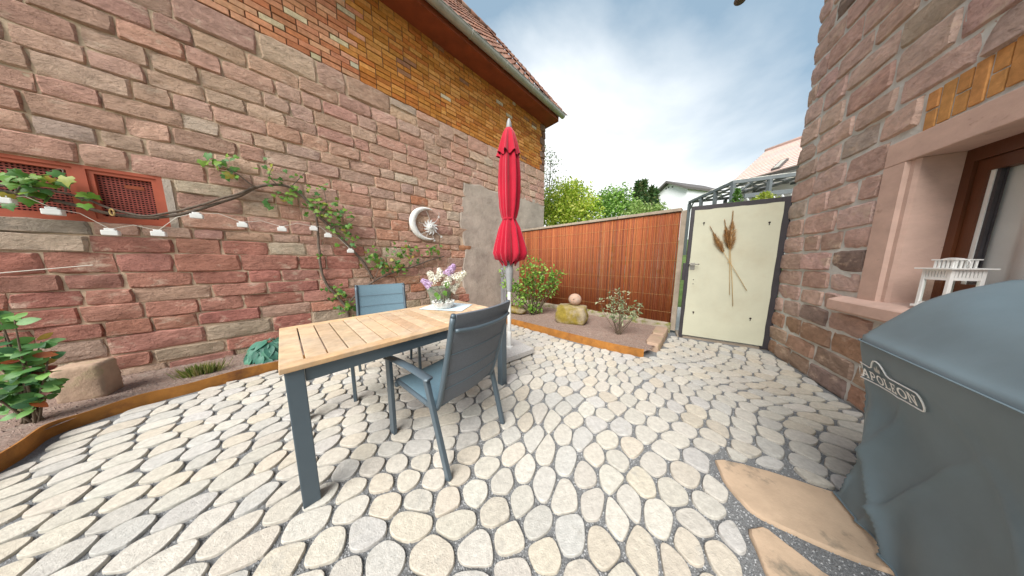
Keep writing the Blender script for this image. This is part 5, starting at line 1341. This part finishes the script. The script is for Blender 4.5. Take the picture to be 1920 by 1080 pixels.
# hosta
hb = np.array([*gnd(505, 678, .07)[:2], .07])+np.array([-.10, .12, 0]); ho = empty('hosta_plant', hb, 'blue green hosta with broad overlapping leaves beside the table corner', 'plant')
HM = [leafmesh('leaf', [(0, .04), (.14, .20), (.36, .29), (.62, .25), (.84, .12), (1, 0)], c, .30, .30) for c in ((.08, .25, .18), (.12, .32, .22), (.06, .19, .14), (.17, .38, .27))]
for k in range(54):
    an = k*2.39996; f_ = (k+.5)/54; d_ = np.array([math.cos(an), math.sin(an), 0]); r_ = .03+.15*f_; zz = .215-.17*f_**1.3+random.uniform(-.012, .012)
    p_ = d_*r_+np.array([0, 0, zz]); el = .55-1.0*f_
    ob('leaf', random.choice(HM), ho, mtx=lmtx(p_, np.array([0, 0, 1.])+d_*(.25+.9*f_)*1.0+np.array([.25, -.22, 0])+RNG.normal(size=3)*.10, d_+np.array([0, 0, el]), random.uniform(.12, .165)))
    if k % 2 == 0: part('stalk', *tube([d_*.012, d_*r_*.5+np.array([0, 0, zz*.7]), p_], .004, 5), M['leaf'], ho, col=(.12, .24, .12), smooth=True)
# tuft of lavender
lb = np.array([*gnd(373, 708, .07)[:2], .07])+np.array([-.05, .06, 0]); la = empty('lavender_tuft', lb, 'low yellow green lavender tuft in the gritty bed before the wall', 'plant')
mbx = MB()
for k in range(520):
    x, y = random.gauss(0, .06), random.gauss(0, .03); h = random.uniform(.06, .13); wv = np.array([math.cos(k), math.sin(k), 0])*.003
    rr = math.radians(-48); X, Y = x*math.cos(-rr)-y*math.sin(-rr), x*math.sin(-rr)+y*math.cos(-rr); tip_ = np.array([X*1.1+random.gauss(0, .012), Y*1.1+random.gauss(0, .012), h]); b_ = np.array([X*.8, Y*.8, 0])
    c = random.choice(((.22, .26, .05), (.30, .27, .09), (.13, .20, .04), (.34, .30, .14), (.18, .24, .06)))
    mbx.add([b_-wv, b_+wv, tip_*.6+b_*.4+wv, tip_, tip_*.6+b_*.4-wv], [(0, 1, 2, 4), (4, 2, 3)], c)
mbx.part('blades', M['leaf'], la, fix=False, kind='stuff')
def leafcloud(pts, size, cols, nrm=None, asp=.5, up=.6):
    m_ = MB()
    for i, p_ in enumerate(pts):
        d_ = RNG.normal(size=3); d_ /= np.linalg.norm(d_); n_ = RNG.normal(size=3)*.7+np.array([0, 0, up]); n_ /= np.linalg.norm(n_); d_ = d_-n_*(d_@n_); d_ /= np.linalg.norm(d_)+1e-9
        s_ = np.cross(d_, n_)*asp*.5; L_ = size*random.uniform(.65, 1.25)
        m_.add([p_, p_+(d_*.45+s_)*L_+n_*.08*L_, p_+d_*L_, p_+(d_*.45-s_)*L_+n_*.08*L_], [(0, 1, 2), (0, 2, 3)], jit(random.choice(cols), .12, .05))
    return m_
def bushy(name, base, label, branches, mat_c, lsize, per, cols, clump, cat='shrub', asp=.5, stemr=.008):
    o = empty(name, base, label, cat); allp = []
    for (x, y, dr) in branches:
        e = dist(x, y, float(np.hypot(base[0], base[1]))+dr)-base; st = stemcurve((random.gauss(0, .03), random.gauss(0, .03), 0), e, (e[0]*.15+random.gauss(0, .03), e[1]*.15, e[2]*.08))
        part('stem', *tube(st, list(np.linspace(stemr, stemr*.35, len(st))), 6), M['bark'], o, smooth=True)
        for k in range(per):
            f_ = random.uniform(.55, 1.0); i = min(int(f_*(len(st)-1)), len(st)-1); allp.append(st[i]+RNG.normal(size=3)*clump*(.5+.5*f_))
    leafcloud(allp, lsize, cols, asp=asp).part('crown', M['leaf'], o, fix=False, kind='stuff')
    return o
sb_ = np.array([*gnd(1000, 592, .07)[:2], .07])+np.array([.02, .10, 0])
bushy('evergreen_shrub', sb_, 'bushy evergreen shrub with small glossy leaves growing behind the parasol', [(x, y, random.uniform(-.2, .15)) for x, y in
      ((940, 505), (955, 520), (945, 530), (975, 500), (990, 475), (985, 495), (1000, 505), (1005, 490), (1015, 510), (1020, 492), (1035, 500), (1040, 515), (1052, 503), (1048, 525), (1020, 530), (1000, 530), (985, 520), (970, 530), (1005, 560), (995, 575), (965, 560), (1015, 575), (985, 545), (1000, 585))],
      None, .075, 60, ((.17, .34, .05), (.24, .43, .07), (.11, .24, .04), (.32, .50, .10), (.20, .37, .07)), .045, asp=.55, stemr=.011)
vb_ = np.array([*gnd(1158, 628, .07)[:2], .07])+np.array([.02, .03, 0])
bushy('variegated_shrub', vb_, 'small airy shrub with grey green variegated leaves right of the boulder', [(x, y, random.uniform(-.12, .12)) for x, y in
      ((1126, 557), (1140, 552), (1150, 545), (1160, 540), (1172, 545), (1168, 558), (1150, 562), (1140, 570), (1182, 578), (1195, 572), (1203, 570), (1176, 570), (1155, 580), (1165, 590), (1148, 590), (1188, 582))],
      None, .06, 24, ((.34, .40, .24), (.24, .32, .17), (.46, .50, .34), (.19, .28, .13), (.40, .44, .27)), .035, asp=.38, stemr=.005)

# ================================================================== beyond the fence: trees, houses, canopy
def tree(name, base, blobs, lsize, n, cols, label, group=None, trunk=.07, asp=.55, surf=.5):
    base = np.array(base, float); o = empty(name, base, label, 'tree', 0, group); ps = []
    tot = sum(b[3]*b[3] for b in blobs)
    top = max(b[2]+b[3] for b in blobs)-base[2]
    part('trunk', *tube(smoothp([(0, 0, -.2), (.05, .02, top*.3), (-.03, .04, top*.6), (0, 0, top*.9)], 4), list(np.linspace(trunk, trunk*.3, 13)), 8), M['bark'], o, smooth=True)
    for (bx_, by_, bz2, br, fz) in blobs:
        c_ = np.array([bx_, by_, bz2])-base
        part('limb', *tube(smoothp([(0, 0, max(.1, min(c_[2]*.5, top*.5))), tuple(c_*np.array([.5, .5, .8])), tuple(c_)], 4), list(np.linspace(trunk*.5, trunk*.12, 9)), 6), M['bark'], o, smooth=True)
        k = int(n*br*br/tot); v_ = RNG.normal(size=(k, 3)); v_ /= np.linalg.norm(v_, axis=1)[:, None]; r_ = RNG.random(k)**surf
        bump = np.array([1+.35*nz3(*(v*2.2), 1)+.2*nz3(*(v*5), 1) for v in v_]); ps.append(c_+v_*(r_*bump*br)[:, None]*np.array([1, 1, fz]))
    ps = np.concatenate(ps); leafcloud(ps, lsize, cols, asp=asp).part('crown', M['leaf'], o, fix=False, kind='stuff')
    return o
def gb_(x, y, r): p = dist(x, y, r); return np.array([p[0], p[1], terrain(p[0], p[1])-.05])
def blob(x, y, r, rad, fz=1.0): p = dist(x, y, r); return (p[0], p[1], p[2], rad, fz)
YG = (.44, .56, .06), (.36, .50, .05), (.54, .62, .09), (.27, .42, .04), (.60, .64, .14)
MG = (.16, .32, .05), (.21, .38, .07), (.12, .25, .045), (.27, .45, .10), (.34, .50, .14)
tree('garden_tree', gb_(1060, 420, 9.2), [blob(1050, 385, 9.2, .95), blob(1085, 378, 9.4, .75), (blob(1030, 395, 8.9, .7)), blob(1068, 360, 9.4, .55), blob(1100, 400, 9.0, .65), blob(1060, 410, 8.6, .8)], .12, 9000, YG, 'bright yellow green leafy tree just beyond the reed screen', 'trees beyond the fence')
tree('garden_tree', gb_(1145, 420, 10.5), [blob(1140, 372, 10.5, .55), blob(1165, 365, 10.6, .45), blob(1125, 385, 10.3, .5), blob(1158, 385, 10.4, .55), blob(1180, 390, 10.8, .5), blob(1140, 400, 10, .6)], .12, 4200, MG, 'mid green looser tree between the yellow green tree and the conifers', 'trees beyond the fence', surf=.6)
tree('slender_tree', gb_(1030, 420, 11), [blob(1030, 330, 11, .75, 1.3), blob(1022, 300, 11.2, .5, 1.4), blob(1038, 300, 10.9, .35), blob(1032, 350, 11, .6)], .10, 700, ((.12, .20, .06), (.20, .28, .09), (.09, .13, .05)), 'thin sparse tree against the sky beside the barn corner', 'trees beyond the fence', .04, surf=.45)
tree('garden_bush', gb_(1220, 405, 9.5), [blob(1205, 398, 9.5, .38), blob(1235, 393, 9.4, .32), blob(1222, 402, 9.2, .4), blob(1195, 385, 9.8, .26), blob(1186, 402, 9.4, .4)], .09, 1700, ((.26, .38, .10), (.36, .46, .16), (.20, .32, .07)), 'low pale green bush peeking over the coping below the conifers', None, .03)
def conifer(x, ytop, r, rad, label, dark=1.0):
    tp_ = dist(x, ytop, r); b = np.array([tp_[0], tp_[1], terrain(tp_[0], tp_[1])-.05]); h = tp_[2]-b[2]
    o = empty('conifer', b, label, 'tree', 0, 'columnar conifers'); part('trunk', *tube([(0, 0, -.2), (0, 0, h*.9)], [.09, .02], 7), M['bark'], o, smooth=True)
    ps = []; k = 2400
    for i in range(k):
        f_ = random.random()**.8; z = h*(.08+.92*f_); an = random.random()*6.28
        rr = rad*min(1, (1-f_)*2.2)**.75*(1+.22*nz3(math.cos(an)*1.5, math.sin(an)*1.5, z*.9, 1.5))*random.uniform(.7, 1); ps.append(np.array([rr*math.cos(an), rr*math.sin(an), z]))
    leafcloud(ps, .28, [tuple(c*dark for c in q) for q in ((.06, .13, .04), (.08, .17, .05), (.045, .10, .035), (.13, .14, .05))], asp=.35, up=.2).part('crown', M['leaf'], o, fix=False, kind='stuff')
conifer(1197, 341, 19, .40, 'leftmost tall dark columnar conifer beyond the fence'); conifer(1208, 339, 19.3, .42, 'second tall dark conifer, touching the leftmost one')
conifer(1222, 352, 20, .34, 'shorter brownish conifer left of the white gable house'); conifer(1229, 355, 20.4, .40, 'short dark conifer in front of the white gable wall')
# white gable house
pA = dist(1222, 385, 31); pB = dist(1286, 385, 28.5); zE1 = dist(1225, 362, 31)[2]; zE2 = dist(1294, 367, 28.5)[2]; zEv = (zE1+zE2)/2; zPk = dist(1261, 343, 29.7)[2]
fd_ = (pB-pA); fd_[2] = 0; hw = np.linalg.norm(fd_); hz0 = min(terrain(*pA[:2]), terrain(*pB[:2]))-.3
h2 = empty('gable_house', (pA[0], pA[1], hz0), 'white rendered house with dark gable roof far behind the conifers', 'house', math.atan2(fd_[1], fd_[0]))
e_, p_ = zEv-hz0, zPk-hz0
V = [(0, 0, 0), (hw, 0, 0), (hw, 0, e_), (hw*.5, 0, p_), (0, 0, e_)]; V += [(x, 5, z) for x, _, z in V]
part('wall', V, [(0, 1, 2, 3, 4), (9, 8, 7, 6, 5), (0, 5, 6, 1), (1, 6, 7, 2), (4, 9, 5, 0)], M['housew'], h2)
for sx in (-1, 1):
    x0 = hw*.5; x1 = hw*.5+sx*(hw*.5+.22); sl = (p_-e_)/(hw*.5); zz1 = p_-sl*(hw*.5+.22)
    part('roof_slope', [(x0, -.5, p_+.02), (x1, -.5, zz1+.02), (x1, 5.2, zz1+.02), (x0, 5.2, p_+.02), (x0, -.5, p_+.24), (x1, -.5, zz1+.24), (x1, 5.2, zz1+.24), (x0, 5.2, p_+.24)], [(0, 3, 2, 1), (4, 5, 6, 7), (0, 1, 5, 4), (1, 2, 6, 5), (2, 3, 7, 6), (3, 0, 4, 7)], M['darkroof'], h2)
for (a, b) in ((.40, .55), (.47, .60), (.58, .52)): part('wall_vent', *boxg((hw*a, -.02, e_+(p_-e_)*b), (hw*a+.16, -.003, e_+(p_-e_)*b+.16)), M['darkroof'], h2)
part('chimney', *boxg((hw*.12, 3.2, e_), (hw*.12+.7, 3.9, p_+.1)), M['coping'], h2)
# tiled house on the right and its canopy
B0 = dist(1374, 341, 17); T0 = dist(1437, 284, 20); rdir = np.array([math.sin(R(165)), math.cos(R(165)), 0]); RLn = 7.0
ups = T0-B0; ulen = np.linalg.norm(ups); ups = ups/ulen; rn_ = np.cross(rdir, ups); rn_ = rn_ if rn_[2] > 0 else -rn_
bz0 = terrain(B0[0], B0[1])-.3
h3 = empty('tiled_house', (B0[0], B0[1], bz0), 'house with pale red tiled roof and skylight beyond the gate', 'house'); O3 = np.array([B0[0], B0[1], bz0])
def rp(a, l, h): return B0+rdir*a+ups*l+rn_*h-O3
part('roof_deck', [rp(a, l, h) for a in (0, RLn) for l in (-.3, ulen) for h in (-.14, 0)], BF, M['darkroof'], h3)
nrw = 17
for r_ in range(nrw):
    l0 = -.3+(ulen+.3)*r_/nrw; l1 = -.3+(ulen+.3)*(r_+1)/nrw+.04; mbx = MB()
    V = [rp(0, l0, .005), rp(RLn, l0, .005), rp(RLn, l1, .005), rp(0, l1, .005), rp(0, l0, .06), rp(RLn, l0, .06), rp(RLn, l1, .022), rp(0, l1, .022)]
    part('tile_course', V, [(0, 3, 2, 1), (4, 5, 6, 7), (0, 1, 5, 4), (1, 2, 6, 5), (2, 3, 7, 6), (3, 0, 4, 7)], M['rtile'], h3, col=jit((.62, .47, .42), .05, .02))
part('ridge', *tube([rp(-.02, ulen, .05), rp(RLn, ulen, .05)], .11, 8), M['rtile'], h3, col=(.55, .36, .30), smooth=True)
back = np.array([ups[0], ups[1], 0]); back /= np.linalg.norm(back); run = float((T0-B0)[:2]@back[:2])
V = [B0+rdir*.25+back*.35, B0+rdir*.25+back*(run*2-.3), T0+rdir*.25-np.array([0, 0, .2])]
g0 = [np.array([v[0], v[1], bz0]) for v in V[:2]]; ez = B0[2]-.10
Wv = [g0[0], g0[1], np.array([V[1][0], V[1][1], ez]), V[2], np.array([V[0][0], V[0][1], ez])]; Wv = [v-O3 for v in Wv]; Wb = [v+rdir*(RLn-.4) for v in Wv]
part('wall', Wv+Wb, [(0, 1, 2, 3, 4), (9, 8, 7, 6, 5), (0, 4, 9, 5), (1, 6, 7, 2)], M['housew'], h3)
dK = (T0+back*run*1.0)*1.0; dK[2] = B0[2]
part('rear_slope', [T0-O3, T0+rdir*RLn-O3, dK+rdir*RLn-O3, dK-O3]+[v+np.array([0, 0, -.15]) for v in (T0-O3, T0+rdir*RLn-O3, dK+rdir*RLn-O3, dK-O3)], [(0, 1, 2, 3), (7, 6, 5, 4), (0, 4, 5, 1), (1, 5, 6, 2), (2, 6, 7, 3), (3, 7, 4, 0)], M['rtile'], h3, col=(.55, .37, .31))
def on_roof(x, y, h=0):
    d = ray(x, y); t = ((B0+rn_*h-CAMP)@rn_)/(d@rn_); P_ = CAMP+d*t-B0; return float(P_@rdir), float(P_@ups)
a0, l0 = on_roof(1449, 320); a1, l1 = on_roof(1489, 296)
skx = sorted((a0, a1)); sk0, sk1 = sorted((l0, l1))
sky_ = part('skylight', [rp(a, l, h) for a in (skx[0], skx[1]) for l in (sk0, sk1) for h in (.03, .14)], BF, M['darkroof'], h3)
part('skylight_pane', [rp(a, l, h) for a in (skx[0]+.06, skx[1]-.06) for l in (sk0+.06, sk1-.06) for h in (.145, .16)], BF, M['sheet'], sky_)
for k in range(4):
    a = .8+k*1.5; pz_ = np.array([B0[0], B0[1], 0])+rdir*a+back*.33; part('timber_stud', *tube([pz_+np.array([0, 0, ez-2.4])-O3, pz_+np.array([0, 0, ez-.05])+rdir*(.5 if k % 2 else 0)-O3], .07, 4), M['timber'], h3)
# canopy of milky sheets on grey posts
K0 = dist(1376, 339, 14); cz = K0[2]; KA = gnd(1293, 379, cz); KB = gnd(1492, 324, cz)
ex = KB-K0; ex /= np.linalg.norm(ex); ey = KA-K0; Ly = np.linalg.norm(ey); ey /= Ly; Lx = np.linalg.norm(KB-K0)+2.2
tz0 = terrain(K0[0], K0[1])-.2
cn = empty('terrace_canopy', (K0[0], K0[1], tz0), 'grey post terrace canopy with milky roof sheets above the gate', 'canopy'); OC = np.array([K0[0], K0[1], tz0])
def cp(a, b, h=0): return K0+ex*a+ey*b+np.array([0, 0, h+.06*(b/Ly)])-OC
part('eave_beam', [cp(a, b, h) for a in (-.06, Lx) for b in (-.06, .06) for h in (-.14, 0)], BF, M['timber'], cn)
part('side_beam', [cp(a, b, h) for a in (-.06, .06) for b in (.065, Ly) for h in (-.13, -.002)], BF, M['timber'], cn)
part('rear_beam', [cp(a, b, h) for a in (.065, Lx) for b in (Ly-.1, Ly) for h in (-.13, -.002)], BF, M['timber'], cn)
nb_ = 7; nr2 = 6
for i in range(1, nb_+1):
    a = i*Lx/nb_; part('rafter', [cp(x, b, h) for x in (a-.03, a+.03) for b in (.065, Ly-.105) for h in (-.10, -.003)], BF, M['timber'], cn)
for j in range(1, nr2):
    b = j*Ly/nr2; part('purlin', [cp(a, x, h) for a in (.065, Lx) for x in (b-.025, b+.025) for h in (.0, .035)], BF, M['timber'], cn)
for i in range(nb_):
    for j in range(nr2):
        a0, a1, b0_, b1_ = i*Lx/nb_+.03, (i+1)*Lx/nb_-.03, j*Ly/nr2+.03, (j+1)*Ly/nr2-.03
        part('roof_sheet', [cp(a, b, h+.05*((b-b0_)/(b1_-b0_))) for a in (a0, a1) for b in (b0_, b1_) for h in (.037, .047)], BF, M['sheet'], cn)
fz_ = cp(0, 0)[2]
for (a, b) in ((0, 0), (Lx*.28, 0), (Lx*.56, 0), (Lx*.84, 0), (0, Ly*.33), (0, Ly*.66), (0, Ly), (Lx*.4, Ly), (Lx*.8, Ly)):
    q = cp(a, b); part('post', [(q[0]+x, q[1]+y, z) for x in (-.06, .06) for y in (-.06, .06) for z in (0, q[2]-.141)], BF, M['timber'], cn)
for s_ in (1,):
    q0 = cp(.02, 0, -.7); q1 = cp(.62, 0, -.12); part('knee_brace', *tube([q0, q1], .045, 4), M['timber'], cn)
    q0 = cp(0, Ly-.02, -.6); q1 = cp(0, Ly-.5, -.12); part('knee_brace', *tube([q0, q1], .045, 4), M['timber'], cn)
bh = dist(1418, 364, float(np.hypot(*(K0+ex*Lx*.28)[:2])))[2]-K0[2]
part('parapet_beam', [cp(a, b, h) for a in (.35, Lx) for b in (-.12, -.061) for h in (bh-.16, bh+.02)], BF, M['timber'], cn)
part('terrace_floor', [cp(a, b, h) for a in (0.07, Lx) for b in (.07, Ly-.11) for h in (bh-.75, bh-.55)], BF, M['coping'], cn)
for k in range(16):
    a = .45+k*.26; q0 = cp(a, -.09, bh-.17); q1 = cp(a+.22, -.09, bh-.62)
    if a+.22 < Lx: part('baluster', *tube([q0, q1], .03, 4), M['housew'], cn)
def smallcon(x, ytop, r, rad, hgt, label, cols, nm='potted_conifer'):
    tp_ = dist(x, ytop, r); b = np.array([tp_[0], tp_[1], tp_[2]-hgt]); b2 = terrain(b[0], b[1])-.05
    o = empty(nm, (b[0], b[1], b2), label, 'bush'); part('trunk', *tube([(0, 0, 0), (0, 0, tp_[2]-b2-.2)], .04, 6), M['bark'], o)
    ps = []
    for i in range(900):
        f_ = random.random(); an = random.random()*6.28; rr = rad*math.sin(min(1, (1-f_)*1.25+.02)*math.pi*.5)*random.uniform(.4, 1)*(1+.3*nz3(math.cos(an)*2, math.sin(an)*2, f_*3, 1)); ps.append(np.array([rr*math.cos(an), rr*math.sin(an), tp_[2]-b2-hgt+hgt*f_]))
    leafcloud(ps, .10, cols, asp=.45).part('crown', M['leaf'], o, fix=False, kind='stuff')
smallcon(1383, 354, 11.5, .28, 1.3, 'small green conical bush rising over the gate top', ((.10, .22, .04), (.14, .28, .05), (.08, .17, .03)))
smallcon(1434, 362, 10.5, .62, .8, 'yellow green bush showing over the gate frame at right', ((.36, .42, .05), (.30, .38, .05), (.42, .46, .09)), 'garden_bush')
